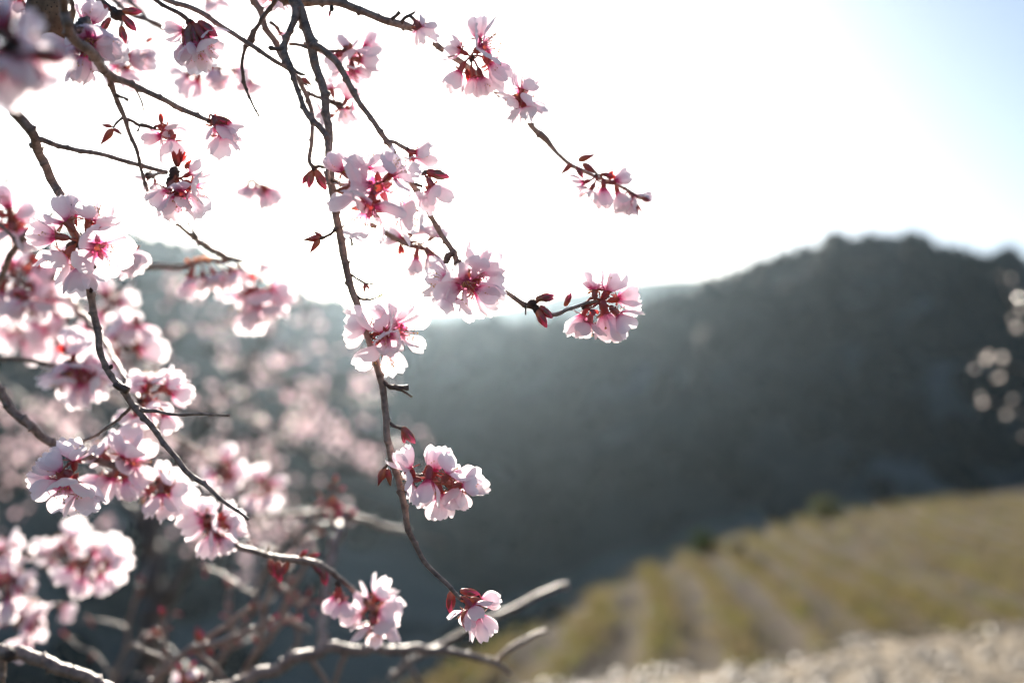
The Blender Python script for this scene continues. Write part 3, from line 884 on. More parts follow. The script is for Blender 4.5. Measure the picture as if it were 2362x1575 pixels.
# ---------------------------------------------------------------- 5 diagonal from the top left
b = TH("diagonal_branch", "smooth slanting twig running from the top edge down right to meet the knobbly fork", (390, 0), .60)
stem(b, "stem", [(180, -90, 17), (300, -38, 15), (390, 0, 13), (434, 14, 13), (472, 34, 13), (523, 69, 12), (561, 94, 12), (589, 110, 12), (612, 126, 11), (634, 140, 11), (650, 150, 10), (665, 160, 9)], .60, rough=.7)
b = TH("short_branch", "short dark twig at the top edge ending in a nodding head of pink buds", (360, 0), .60)
stem(b, "stem", [(250, -80, 14), (320, -25, 12), (362, 2, 11), (385, 16, 10), (408, 29, 11), (425, 42, 12), (436, 52, 10)], .60, DARKBARK)
cluster(b, (438, 52), .60, [(462, 105, 130, -60, .3, 40), (440, 100, 110, -105, .2, 50), (475, 85, 110, -35, .1, 45), (420, 72, 90, 175, .1), (455, 118, 110, -85, .1)], 22)
for q in ((440, 58, 52, -110), (450, 55, 60, -55), (445, 60, 50, -80), (458, 50, 56, -38), (436, 66, 60, -95)): bud(b, *q[:3], q[3], .592)
b = TH("blurred_branch", "soft out-of-focus twig with a drooping row of pink blossoms below the nodding head", (400, 60), .76)
stem(b, "stem", [(230, -60, 16), (320, 20, 13), (350, 55, 12), (400, 80, 11), (440, 130, 9), (480, 150, 8), (560, 165, 7)], .76)
stem(b, "twig", [(350, 50, 8), (372, 60, 7), (400, 45, 5)], .76)
cluster(b, (470, 150), .76, [(430, 175, 120, 210, .2), (455, 190, 120, -100, .3), (490, 165, 130, -60, .5), (510, 180, 120, -70, .3), (545, 165, 90, -20, .1), (475, 170, 120, -120, .5)], 14)
cluster(b, (560, 165), .77, [(582, 195, 90, -70, .1), (570, 185, 80, -120, .1)], 8)
cluster(b, (395, 45), .77, [(300, -5, 100, -90, .1), (480, 5, 90, -80, .1), (510, 0, 80, -80, .1)], 0)

# ---------------------------------------------------------------- 6 upper left branch
b = TH("upper_left_branch", "curving branch passing in front of the brown husk, with a long thin fork below", (143, 0), .52)
stem(b, "stem", [(60, -330, 40, .46), (115, -120, 32, .50), (140, -20, 24, .52), (150, 25, 24, .53), (158, 55, 24, .53), (166, 80, 25, .54), (180, 100, 25, .545), (200, 118, 26, .55), (222, 142, 25, .56), (240, 165, 23, .57), (262, 178, 20, .575), (288, 189, 16, .58), (332, 209, 15, .585), (383, 232, 14, .59), (421, 255, 14, .60), (459, 270, 12, .60), (482, 279, 10, .60)], .55)
stem(b, "side_branch", [(250, 172, 14), (256, 195, 15), (265, 225, 13), (275, 250, 14), (286, 270, 12), (294, 292, 11), (303, 320, 10), (316, 352, 10), (325, 385, 9), (335, 418, 9), (344, 445, 9), (356, 466, 9), (376, 491, 9), (398, 510, 8, .63), (425, 531, 10, .65), (459, 557, 12, .68), (502, 580, 14, .72), (530, 595, 14, .74), (555, 601, 9, .75)], (.58, .615))
stem(b, "twig", [(383, 495, 6), (400, 494, 4), (413, 492, 4)], .615, DARKBARK, .003)
stem(b, "twig", [(412, 490, 4), (430, 510, 5), (444, 530, 5), (455, 548, 7)], (.62, .67), DARKBARK, .003)
stem(b, "twig", [(284, 270, 7), (275, 278, 6), (266, 288, 5), (260, 296, 7)], .585, DARKBARK, .003)
bud(b, 258, 292, 26, 172, .585, pink=False); bud(b, 260, 298, 46, 232, .585, pink=False); bud(b, 262, 297, 26, -35, .585, pink=False)
stem(b, "twig", [(290, 275, 8), (308, 283, 7), (320, 290, 8), (336, 291, 9), (352, 296, 8)], (.59, .60), DARKBARK, .003)
stem(b, "twig", [(322, 288, 4), (321, 296, 3), (317, 303, 6)], .59, DARKBARK, .003)
stem(b, "twig", [(265, 220, 9), (276, 224, 7), (285, 226, 6), (296, 231, 8)], .58, DARKBARK, .003)
stem(b, "twig", [(300, 190, 4), (315, 210, 4), (326, 235, 4), (334, 262, 3)], .60, BARK)
cluster(b, (482, 280), .60, [(500, 292, 120, -70, .1, 45), (520, 300, 100, -20, .0, 50), (512, 315, 130, -85, .15)], 16)
bud(b, 490, 272, 54, -20, .60)
bract(b, 492, 275, 20, 80, .60)
cluster(b, (355, 298), .615, [(382, 300, 100, -30, .1), (372, 315, 90, 190, .1), (395, 325, 120, -85, .2)], 14)
bract(b, 372, 285, 34, 80, .61)
# flowers behind the stem
stem(b, "twig", [(165, 70, 16, .55), (180, 62, 20, .56), (198, 52, 20, .565), (205, 55, 14, .57)], .56, DARKBARK, .003)
cluster(b, (190, 75), .575, [(200, 95, 160, -50, .5, 25), (172, 118, 140, 215, .3), (205, 55, 120, 80, .1, 60), (225, 105, 150, -15, .25), (195, 130, 150, -95, .2)], 0)
b2 = TH("bud_twig", "dark twig at the top left carrying a star of five unopened pink buds", (228, 0), .60)
stem(b2, "stem", [(180, -90, 14), (212, -30, 13), (232, 0, 13), (248, 14, 13), (262, 26, 14), (272, 36, 18)], .60, DARKBARK, .003)
spur(b2, 275, 36, 34, 30, .60); spur(b2, 262, 34, 22, 70, .598)
for q in ((284, 26, 44, -2), (284, 38, 46, -48), (280, 62, 44, -78), (254, 42, 40, -125), (252, 22, 34, 155)): bud(b2, *q[:3], q[3], .597)
b3 = TH("background_branch", "out-of-focus pink blossoms behind the star of buds at the top left", (262, 0), .70)
stem(b3, "stem", [(180, -120, 14), (250, -20, 13), (290, 25, 12), (330, 45, 12), (370, 60, 10), (395, 78, 8), (405, 98, 7)], .70)
stem(b3, "twig", [(290, 25, 10), (278, 70, 9), (282, 110, 8)], .70)
cluster(b3, (285, 115), .70, [(300, 130, 120, -30, .1), (275, 150, 120, -80, .3), (315, 145, 100, -10, .2), (290, 165, 120, -70, .1), (262, 125, 110, 120, .1), (335, 130, 70, 0, .1)], 12)
bract(b3, 335, 98, 30, 20, .70); bract(b3, 352, 108, 26, -60, .70)

# old almond husk hanging in the corner
hk = thing("almond_husk", "brown speckled dried almond husk hanging behind the curving top left branch", "almond husk", at(115, -40, .60))
V, F = [], []
nr, ns = 22, 28
for k in range(nr + 1):
    ph = math.pi * k / nr
    for s in range(ns):
        a = 2 * math.pi * s / ns
        rx = math.sin(ph) ** 0.85 * (0.0142 + 0.0012 * math.cos(ph)); ry = math.sin(ph) ** 0.85 * 0.0085
        seam = 1 - 0.10 * math.exp(-((a - math.pi * 1.42) / 0.10) ** 2)
        q = 1 + 0.05 * mnoise.noise(Vector((math.cos(a) * 2, math.sin(a) * 2, k * 0.3)))
        V.append(Vector((rx * math.cos(a) * q * seam, ry * math.sin(a) * q * seam, 0.0185 * math.cos(ph) * (1 + 0.1 * (ph > 2)))))
for k in range(nr):
    for s in range(ns):
        F.append((k * ns + s, k * ns + (s + 1) % ns, (k + 1) * ns + (s + 1) % ns, (k + 1) * ns + s))
m, t, out = newmat("husk")
p_ = nd(t, "ShaderNodeBsdfPrincipled")
vo = nd(t, "ShaderNodeTexVoronoi"); vo.inputs["Scale"].default_value = 520
tc = nd(t, "ShaderNodeTexCoord"); t.links.new(tc.outputs["Object"], vo.inputs["Vector"])
sp_ = ramp(t, vo.outputs["Distance"], [(0.18, (0.012, 0.008, 0.006)), (0.30, (1, 1, 1))])
cb = ramp(t, noise(t, 120, 4), [(0.3, (0.10, 0.055, 0.03)), (0.7, (0.26, 0.16, 0.09))])
msk = ramp(t, noise(t, 160, 3), [(0.45, (0, 0, 0)), (0.55, (1, 1, 1))])
t.links.new(mixc(t, msk, cb, mixc(t, 1.0, cb, sp_, 'MULTIPLY')), p_.inputs["Base Color"])
p_.inputs["Roughness"].default_value = 0.8
b_ = nd(t, "ShaderNodeBump"); b_.inputs["Strength"].default_value = 0.5; b_.inputs["Distance"].default_value = 0.0006
t.links.new(noise(t, 500, 4), b_.inputs["Height"]); t.links.new(b_.outputs[0], p_.inputs["Normal"])
t.links.new(p_.outputs[0], out.inputs[0])
ho = obj("hull", mesh("hull", V, F, m), hk, at(114, 36, .60) - hk.location)
ho.rotation_euler = (R(10), R(14), R(6))
stem(hk, "stalk", [(150, -120, 8), (135, -60, 8), (125, -30, 9), (120, -10, 10)], .60, DARKBARK)

# ---------------------------------------------------------------- 7 long left branch
b = TH("long_left_branch", "long sharp branch sweeping down the left side and ending in a bare pointed tip", (23, 240), .56)
stem(b, "stem", [(-140, -60, 34, .55), (-60, 110, 32, .56), (0, 205, 28, .565), (23, 240, 26, .57), (45, 275, 26, .575), (77, 319, 26, .58), (90, 352, 24, .59), (108, 385, 24, .595), (121, 418, 23, .60), (138, 456, 23, .60), (155, 486, 22, .60), (167, 528, 22, .60), (184, 565, 20, .60), (197, 618, 19, .60), (209, 671, 19, .60), (215, 710, 18, .60), (224, 757, 17, .60), (229, 805, 17, .60), (240, 835, 15, .60), (258, 872, 15, .60), (286, 902, 18, .60), (307, 938, 16, .60), (339, 975, 15, .60), (373, 1015, 13, .60), (402, 1053, 13, .60), (430, 1087, 14, .60), (473, 1119, 11, .60), (517, 1156, 9, .60), (553, 1182, 8, .60), (573, 1199, 8, .60)], .60)
stem(b, "side_branch", [(80, 318, 18), (100, 322, 15), (122, 331, 13), (142, 338, 12), (179, 347, 12), (230, 355, 11), (281, 370, 11), (332, 383, 11), (360, 390, 10), (385, 397, 11)], (.58, .602))
stem(b, "side_branch", [(325, 944, 15), (340, 948, 11), (359, 949, 9), (402, 955, 8), (459, 955, 7), (505, 957, 6), (531, 957, 7)], .60)
stem(b, "side_branch", [(303, 940, 9), (285, 956, 8), (268, 971, 7), (230, 998, 7), (200, 1015, 7), (178, 1027, 8)], (.60, .66))
stem(b, "spur", [(265, 885, 14), (278, 893, 16), (290, 896, 16), (300, 902, 17)], .592, DARKBARK, .0022)
stem(b, "spur", [(195, 590, 10), (206, 598, 9), (214, 606, 11), (216, 615, 10)], .594, DARKBARK, .0022)
spur(b, 256, 846, 13, 60, .598); spur(b, 212, 668, 18, 60, .598); spur(b, 165, 478, 20, 0, .597); spur(b, 216, 616, 15, 0, .593)
cluster(b, (175, 560), .60, [(128, 545, 130, 172, .25), (152, 512, 130, 130, .15), (205, 505, 130, 78, .15, 25), (150, 590, 140, -125, .4), (225, 572, 160, -25, .5, 30), (240, 605, 130, -50, .2), (190, 615, 140, -90, .2), (228, 520, 120, 50, .0), (170, 500, 110, 95, .1), (135, 570, 110, 205, .2)], 26)
spur(b, 185, 550, 34, 0, .606); spur(b, 165, 568, 30, 40, .606)
bract(b, 195, 532, 46, 30, .60); bract(b, 160, 575, 40, -80, .60); bract(b, 200, 540, 34, -10, .598)
cluster(b, (400, 410), .602, [(388, 440, 120, -115, .1, 45), (418, 448, 140, -75, .45, 35), (445, 432, 130, -35, .25), (440, 400, 90, 25, .1), (405, 455, 110, -95, .2, 45)], 30)
spur(b, 402, 400, 34, 90, .60); spur(b, 392, 420, 26, 80, .60)
bract(b, 408, 385, 52, 80, .60); bract(b, 425, 385, 40, 30, .60); bract(b, 410, 375, 44, 60, .60)
cluster(b, (345, 405), .66, [(335, 415, 70, 200, -.1), (358, 425, 70, -90, -.2)], 26)
stem(b, "twig", [(385, 397, 8, .61), (365, 400, 9, .64), (345, 405, 9, .66)], .64)
bract(b, 350, 400, 34, 100, .66)
cluster(b, (285, 560), .68, [(285, 570, 120, -80, .1, 60), (305, 580, 120, -60, .0, 60), (292, 590, 120, -90, .2, 60)], 8)
stem(b, "twig", [(184, 560, 8, .61), (230, 545, 8, .65), (285, 558, 7, .68)], .64)

# ---------------------------------------------------------------- 8 arching lower left branch
b = TH("lower_left_branch", "slightly blurred branch curving from the left edge to lower middle, flowers along its underside", (0, 900), .67)
stem(b, "stem", [(-260, 560, 30, .64), (-90, 800, 26, .65), (0, 900, 22, .66), (29, 944, 22, .66), (72, 981, 22, .66), (115, 1018, 21, .665), (184, 1043, 20, .67), (230, 1061, 19, .68), (287, 1085, 18, .68), (330, 1108, 16, .69), (378, 1130, 13, .69), (416, 1156, 12, .70), (442, 1179, 11, .70), (490, 1225, 12, .70), (543, 1256, 14, .70), (579, 1270, 14, .70), (617, 1283, 14, .70), (668, 1291, 16, .70), (719, 1294, 17, .70), (757, 1312, 14, .70), (795, 1340, 12, .705), (826, 1370, 10, .71), (848, 1392, 8, .71)], .68)
cluster(b, (165, 1090), .635, [(157, 1115, 190, -70, .62, 22), (140, 1085, 130, 140, .3), (172, 1060, 130, 85, .2), (120, 1110, 120, 185, .1), (185, 1140, 140, -75, .2), (195, 1075, 120, 35, .15)], 14)
stem(b, "twig", [(180, 1043, 12, .665), (168, 1070, 10, .645), (162, 1095, 9, .635)], .64, DARKBARK, .003)
cluster(b, (268, 1072), .68, [(285, 1050, 150, 70, .2), (310, 1068, 140, 15, .2), (262, 1100, 140, -110, .1), (238, 1105, 120, 215, .1), (290, 1105, 120, -60, .2), (235, 1045, 120, 140, .1)], 22)
bract(b, 275, 1060, 36, 20, .68); bud(b, 308, 1100, 50, -95, .69)
cluster(b, (365, 1110), .69, [(380, 1110, 120, 45, .0), (372, 1140, 140, -85, .2), (398, 1130, 140, -20, .1), (340, 1135, 130, 220, .0), (392, 1155, 110, -60, .0)], 22)
cluster(b, (482, 1195), .70, [(495, 1210, 140, -10, .1), (470, 1205, 130, 190, .1), (490, 1235, 130, -95, .1), (520, 1200, 120, 20, .0), (452, 1190, 100, 160, .0), (475, 1190, 100, 90, .1), (508, 1240, 100, -50, .1), (532, 1215, 100, 0, .1)], 26)
bract(b, 505, 1200, 34, 40, .695); amber(b, 478, 1182, 26, 100, .70); amber(b, 372, 1092, 24, 100, .69); amber(b, 388, 1090, 22, 60, .69); amber(b, 700, 1284, 24, 70, .70)
bud(b, 622, 1290, 44, -72, .70); bud(b, 642, 1294, 50, -85, .70, label="pale pink bud"); bud(b, 665, 1296, 40, -120, .70)
for q in ((720, 1296, 44, -45), (735, 1300, 46, -62), (742, 1312, 40, -75), (690, 1284, 26, 40), (712, 1282, 26, 10)): bud(b, *q[:3], q[3], .70)
spur(b, 728, 1298, 22, 0, .70)
cluster(b, (780, 1345), .70, [(778, 1375, 110, -100, -.1, 62), (790, 1385, 100, -80, .1, 62)], 20)
bract(b, 778, 1350, 38, -90, .69)
cluster(b, (840, 1385), .71, [(845, 1395, 120, 150, .1), (870, 1375, 110, 50, .1), (875, 1410, 130, -20, .1), (860, 1440, 140, -85, .1), (830, 1410, 110, 215, .1), (890, 1395, 100, 10, .1), (885, 1450, 110, -80, .0), (850, 1425, 90, -100, -.2)], 20)
bract(b, 865, 1420, 26, -100, .70)
stem(b, "twig", [(612, 1278, 5), (618, 1266, 5), (622, 1258, 6)], .70, LEAFGREEN)

# ---------------------------------------------------------------- 9 left edge branches
b = TH("left_edge_branch", "dark blurred twig rising from the left edge with a pale pink cluster above it", (0, 651), .68)
stem(b, "stem", [(-140, 900, 20), (-30, 720, 15), (0, 651, 14), (14, 610, 15), (29, 580, 16), (57, 546, 15), (78, 522, 11), (95, 513, 8), (138, 479, 5), (168, 462, 4), (198, 447, 4)], (.72, .66))
stem(b, "twig", [(-60, 470, 9), (0, 520, 8), (28, 545, 8), (38, 566, 8)], .68)
cluster(b, (28, 505), .70, [(20, 480, 130, 100, .2), (40, 500, 140, 20, .2), (25, 535, 150, -100, .2), (50, 530, 140, -50, .3), (0, 520, 130, 180, .2), (-10, 490, 130, 160, .2), (10, 560, 120, -90, .1)], 20)
b = TH("left_edge_twig", "blurred near-black twig at the left edge under a crowded head of deep pink blossoms", (0, 674), .80)
stem(b, "stem", [(-160, 590, 18), (-60, 645, 15), (0, 672, 13), (40, 682, 12), (86, 703, 9)], .80, DARKBARK)
rcluster(b, 50, 650, .80, 6, 60, 150); rcluster(b, 110, 655, .82, 5, 60, 140); rcluster(b, 35, 740, .95, 5, 55, 150); rcluster(b, 140, 760, .95, 4, 50, 140)
bract(b, 85, 625, 36, 70, .79)
b = TH("blossom_spray", "blurred twig from the left edge ending in deep pink blossoms behind the long branch", (0, 826), .76)
stem(b, "stem", [(-160, 830, 16), (-60, 826, 14), (0, 827, 12), (50, 828, 11), (85, 834, 11), (123, 843, 10), (150, 845, 8)], .76, DARKBARK)
cluster(b, (158, 838), .76, [(170, 815, 130, 80, .2), (175, 850, 150, -60, .6, 30), (150, 870, 150, -110, .3), (205, 850, 150, -20, .2), (185, 885, 140, -85, .2), (215, 875, 130, -40, .1), (140, 845, 120, 190, .1)], 26)
bract(b, 150, 815, 34, 110, .76)
b = TH("dark_twig", "blurred dark twig behind the long branch with half-shaded blossoms right of it", (165, 690), .80)
stem(b, "stem", [(-20, 560, 16), (80, 640, 15), (160, 690, 14), (190, 730, 18), (225, 770, 15), (262, 830, 12), (300, 890, 11), (325, 925, 9)], (.86, .72))
rcluster(b, 290, 795, .86, 7, 55, 130, knob=36)
cluster(b, (325, 925), .70, [(345, 880, 110, 80, .1), (335, 900, 100, 140, .1), (385, 890, 110, 30, .1), (400, 905, 110, -10, .1), (350, 930, 120, -60, .2), (345, 955, 130, -85, .1), (380, 960, 110, -60, .1), (310, 960, 110, 220, .1)], 20)
bract(b, 328, 900, 26, 70, .70); bract(b, 375, 870, 22, 60, .70)
rcluster(b, 255, 700, .95, 3, 36, 120)

# ---------------------------------------------------------------- 10 blurred mid branch behind
b = TH("middle_distance_branch", "soft horizontal twig with orange-tinged buds and white lit blossoms in front of the left hill", (295, 611), .82)
stem(b, "stem", [(120, 640, 18), (220, 622, 16), (300, 611, 16), (360, 613, 16), (416, 613, 15), (450, 605, 14), (488, 600, 14), (545, 598, 10)], .80)
cluster(b, (460, 602), .80, [(440, 640, 120, -100, .1), (470, 645, 120, -85, .1), (495, 640, 130, -70, .2), (520, 645, 120, -80, .1), (540, 630, 110, -60, .1), (420, 635, 110, 215, .0), (505, 670, 120, -90, .1)], 16)
for q in ((438, 606, 24, 130), (458, 602, 22, 100), (480, 602, 22, 80), (530, 602, 22, 60), (448, 604, 20, 90), (470, 600, 20, 110), (540, 600, 20, 40)): amber(b, *q[:3], q[3], .79)
cluster(b, (575, 665), .82, [(590, 680, 150, -70, .4, 45), (560, 690, 140, -110, .2), (630, 670, 120, 10, .1), (600, 710, 140, -80, .1), (575, 720, 130, -95, .1), (640, 690, 110, -20, .1)], 26)
bract(b, 580, 650, 34, 90, .81); bract(b, 600, 655, 26, 60, .81)
stem(b, "twig", [(545, 598, 9), (560, 625, 9), (572, 660, 9)], (.80, .82))
stem(b, "twig", [(548, 598, 7), (580, 604, 6), (600, 606, 6)], .80)
cluster(b, (600, 606), .80, [(604, 612, 70, -60, .0)], 10)
b = TH("tiny_spray", "small isolated out-of-focus pair of pink blossoms floating left of the sun on a thin stalk", (540, 405), .75)
stem(b, "stem", [(470, 380, 3.5, .78), (500, 395, 4, .77), (525, 402, 4, .76), (545, 407, 6, .75), (562, 415, 7, .75), (590, 418, 6, .75)], .75)
cluster(b, (575, 417), .75, [(590, 432, 90, -80, .1), (618, 438, 100, -40, .1), (572, 430, 80, -110, .0), (608, 450, 90, -75, .1)], 8)
b = TH("lower_spray", "two bright out-of-focus blossom heads hanging left of the pointed bare tip", (480, 1050), .95)
stem(b, "stem", [(200, 880, 10), (320, 960, 9), (430, 1020, 9), (490, 1060, 8), (540, 1085, 7), (600, 1110, 7)], .98)
cluster(b, (510, 1070), .97, [(520, 1062, 90, 80, .1), (535, 1085, 90, 10, .1), (515, 1110, 100, -100, .2), (495, 1095, 80, 190, .1), (535, 1110, 90, -40, .1)], 14)
cluster(b, (598, 1112), .97, [(600, 1105, 90, 100, .1), (625, 1115, 90, 10, .1), (620, 1140, 90, -60, .1), (588, 1145, 90, -110, .1), (610, 1160, 80, -85, .1)], 12)

# ---------------------------------------------------------------- 11 lower left blossoms
b = TH("corner_branch", "thick dark rim-lit branch cutting the bottom left corner", (0, 1500), .72)
stem(b, "stem", [(-220, 1480, 40), (-80, 1490, 36), (0, 1503, 34), (27, 1506, 34), (81, 1518, 32), (135, 1538, 30), (203, 1563, 28), (260, 1590, 26), (380, 1680, 22)], .72, sides=12)
stem(b, "twig", [(6, 1505, 22), (4, 1540, 20), (0, 1590, 18), (-5, 1660, 18)], .72)
spur(b, 22, 1510, 34, 60, .715)
b = TH("left_foot_spray", "crowded blurred blossom heads stacked up the bottom left edge above the corner branch", (0, 1340), .90)
stem(b, "stem", [(-140, 1200, 14), (-50, 1290, 12), (0, 1340, 11), (30, 1400, 11), (40, 1450, 9)], .90)
rcluster(b, 15, 1345, .88, 5, 40, 110); rcluster(b, 45, 1440, .90, 8, 52, 110); rcluster(b, 5, 1270, .90, 3, 28, 100)
cluster(b, (135, 1395), .98, [(145, 1400, 70, -30, .0, 65), (150, 1410, 60, -80, .0, 65)], 10)
stem(b, "twig", [(40, 1400, 6), (90, 1398, 6), (135, 1395, 6)], .94)
b = TH("low_spray", "blurred twin blossom heads on a thin level twig above the bottom left corner", (0, 1285), .90)
stem(b, "stem", [(-150, 1300, 9), (-60, 1290, 8), (0, 1283, 8), (60, 1282, 8), (110, 1284, 7), (150, 1292, 8), (200, 1290, 7)], .90)
cluster(b, (145, 1275), .93, [(135, 1255, 100, 120, .1), (165, 1235, 100, 70, .1), (110, 1265, 90, 180, .1), (120, 1290, 90, 210, .1), (165, 1265, 90, 30, .1)], 16)
cluster(b, (185, 1295), .88, [(165, 1310, 110, -110, .1), (215, 1270, 110, 80, .1), (250, 1275, 110, 30, .1), (255, 1300, 110, -20, .1), (230, 1325, 110, -70, .1), (190, 1330, 110, -90, .1), (225, 1298, 100, -40, .2), (150, 1315, 90, 210, .1)], 20)

# very close, strongly blurred head at the top left
b = TH("nearest_branch", "large very blurred deep pink blossom head at the top left edge, nearest to the camera", (-60, 40), .415)
stem(b, "stem", [(-260, -160, 30), (-120, -20, 24), (-20, 60, 22), (40, 110, 20), (70, 120, 14)], .415)
for fl in ((15, 85, 170, 120, .15, 50), (50, 110, 150, 20, .1, 40), (10, 140, 200, 200, .2, 45), (30, 165, 230, -100, .25, 40), (65, 155, 200, -50, .1, 45), (0, 190, 190, -110, .2, 40), (-20, 100, 180, 180, .2, 40), (50, 185, 170, -75, .0, 60)):
    blossom(b, fl[0] - 4, fl[1] - 24, fl[2] * 0.95, fl[3], fl[4], .415, at(28, 115, .415), openness=fl[5])
for q in ((75, 125, 84, -8), (60, 140, 60, -45), (20, 60, 60, 110), (40, 70, 54, 70)): bud(b, *q[:3], q[3], .415)
spur(b, 30, 110, 60, 20, .415); spur(b, 45, 130, 44, 80, .415)
bract(b, 20, 60, 60, 100, .415); bract(b, 55, 165, 50, -60, .415)
b = TH("corner_blossom_twig", "small soft pink blossoms against the sky in the extreme top left corner", (40, -30), .66)
stem(b, "stem", [(-80, -140, 12), (0, -60, 10), (60, -20, 9), (78, 15, 8)], .66)
cluster(b, (50, -10), .66, [(45, 5, 100, -80, .1), (20, 0, 100, 200, .1), (65, 20, 80, -50, .1)], 10)
b = TH("grey_edge_twig", "faint grey twig tips against the pale sky at the left edge above the pink cluster", (0, 440), .95)
stem(b, "stem", [(-150, 560, 14), (-40, 470, 11), (8, 430, 10), (30, 405, 6), (60, 380, 5)], .95)
stem(b, "twig", [(8, 430, 8), (12, 412, 6), (22, 395, 4)], .95)
cluster(b, (55, 385), .95, [(62, 378, 50, 20, .0, 60)], 8)

# ---------------------------------------------------------------- 12 bottom branches
b = TH("bottom_branch", "stout rim-lit branch arching along the bottom edge, with a bluish upright shoot", (530, 1574), .84)
stem(b, "stem", [(330, 1700, 40), (430, 1640, 36), (480, 1605, 34), (530, 1576, 30), (593, 1556, 30), (657, 1530, 30), (708, 1509, 28), (749, 1499, 28), (785, 1496, 25), (836, 1493, 24), (900, 1497, 22), (960, 1499, 22), (1020, 1501, 20), (1060, 1507, 19), (1107, 1518, 17), (1143, 1531, 15), (1160, 1542, 13), (1177, 1552, 10)], (.82, .86), sides=11)
stem(b, "side_branch", [(1140, 1530, 12), (1155, 1512, 13), (1180, 1494, 15), (1205, 1478, 13), (1235, 1465, 11), (1261, 1455, 10)], .86)
stem(b, "side_branch", [(748, 1500, 26), (744, 1460, 22), (746, 1420, 21), (755, 1350, 20), (765, 1300, 22), (775, 1250, 24), (783, 1215, 24), (795, 1188, 22)], (.84, .98), label="smooth bluish upright shoot")
stem(b, "side_branch", [(795, 1188, 14), (760, 1182, 13), (710, 1184, 12), (650, 1186, 12), (590, 1188, 10)], (.98, 1.1))
stem(b, "side_branch", [(800, 1188, 14), (835, 1196, 13), (872, 1210, 13), (905, 1218, 12), (940, 1222, 9)], (.98, 1.08))
bud(b, 780, 1184, 44, 8, .98); bud(b, 770, 1175, 40, 150, .98)
stem(b, "twig", [(715, 1510, 14), (735, 1545, 12), (760, 1590, 11)], .85)
stem(b, "twig", [(800, 1500, 14), (785, 1540, 12), (765, 1600, 11)], .88)
stem(b, "twig", [(660, 1530, 12), (690, 1470, 10), (668, 1420, 9), (650, 1400, 9)], .95)
stem(b, "twig", [(930, 1505, 12), (950, 1545, 11), (985, 1600, 10)], .95)
b = TH("grey_twig", "grey blunt twig rising right from the bottom branch towards the field edge", (985, 1500), .98)
stem(b, "stem", [(900, 1560, 15), (960, 1515, 14), (1008, 1491, 14), (1050, 1468, 13), (1088, 1448, 13), (1125, 1428, 13), (1162, 1412, 13), (1200, 1395, 14), (1235, 1376, 14), (1270, 1360, 15), (1295, 1350, 15), (1312, 1352, 15)], .98)
b = TH("budding_shoots", "tangle of blurred budding shoots rising left of the stout bottom branch", (351, 1575), .86)
stem(b, "stem", [(280, 1660, 22), (330, 1595, 20), (365, 1560, 19), (384, 1541, 18), (400, 1525, 16), (415, 1513, 16), (432, 1500, 16), (453, 1491, 18), (491, 1487, 16), (520, 1476, 15), (555, 1463, 14), (590, 1448, 14), (627, 1429, 13)], .86)
stem(b, "side_branch", [(460, 1486, 12), (490, 1463, 12), (530, 1434, 12), (560, 1412, 12), (575, 1400, 11)], .87)
stem(b, "side_branch", [(386, 1520, 12), (384, 1500, 10), (382, 1480, 10), (378, 1450, 10), (374, 1425, 12), (374, 1415, 10)], .86)
stem(b, "side_branch", [(384, 1540, 13), (374, 1520, 12), (350, 1508, 11), (325, 1495, 11), (302, 1485, 11)], .86)
stem(b, "side_branch", [(448, 1498, 13), (470, 1520, 12), (492, 1535, 12), (505, 1552, 12), (520, 1572, 11), (530, 1590, 11)], .88)
for q in ((374, 1424, 26, 100), (376, 1420, 22, 70), (372, 1454, 30, 175), (386, 1448, 14, 0), (456, 1476, 34, 92), (460, 1480, 26, 75), (470, 1494, 26, -10), (455, 1495, 24, 215), (478, 1500, 24, -40), (575, 1402, 18, 60), (562, 1418, 14, -60), (627, 1430, 22, 40), (582, 1466, 26, -50), (384, 1500, 14, 200)): bud(b, *q[:3], q[3], .86, pink=random.random() < .3)
cluster(b, (425, 1560), .86, [(430, 1560, 60, 20, .1), (415, 1568, 60, 180, .1)], 16)
for q in ((418, 1552, 26, 110), (436, 1548, 30, 60), (446, 1560, 26, 10), (432, 1570, 30, -60)): bud(b, *q[:3], q[3], .86)
b = TH("crossing_shoots", "reddish blurred shoots crossing each other beneath the flowering lower branch", (563, 1548), .92)
stem(b, "stem", [(540, 1600, 16), (563, 1548, 15), (585, 1515, 15), (606, 1487, 16), (627, 1460, 14), (649, 1430, 13), (655, 1400, 12), (665, 1370, 12), (690, 1330, 11), (705, 1305, 10), (730, 1270, 9)], .92)
stem(b, "side_branch", [(601, 1490, 13), (603, 1450, 12), (613, 1400, 12), (628, 1345, 11), (640, 1310, 11), (645, 1290, 10), (668, 1268, 9), (690, 1244, 9), (705, 1222, 9), (726, 1200, 9), (745, 1165, 9), (757, 1148, 9), (768, 1128, 8), (775, 1108, 8)], .90)
for q in ((775, 1112, 18, 90), (772, 1125, 22, 160), (778, 1130, 20, 20), (745, 1150, 22, 130), (740, 1160, 22, 200), (758, 1155, 40, -25), (765, 1165, 36, -50), (748, 1178, 18, -60)): bud(b, *q[:3], q[3], .90, pink=random.random() < .6)
amber(b, 770, 1128, 22, 120, .90); amber(b, 774, 1112, 20, 80, .90); amber(b, 762, 1150, 22, -20, .90)
stem(b, "side_branch", [(655, 1400, 10), (672, 1385, 11), (695, 1395, 10), (700, 1385, 9)], .92)
stem(b, "side_branch", [(710, 1392, 9), (690, 1378, 12), (668, 1366, 12), (650, 1357, 12)], .92)
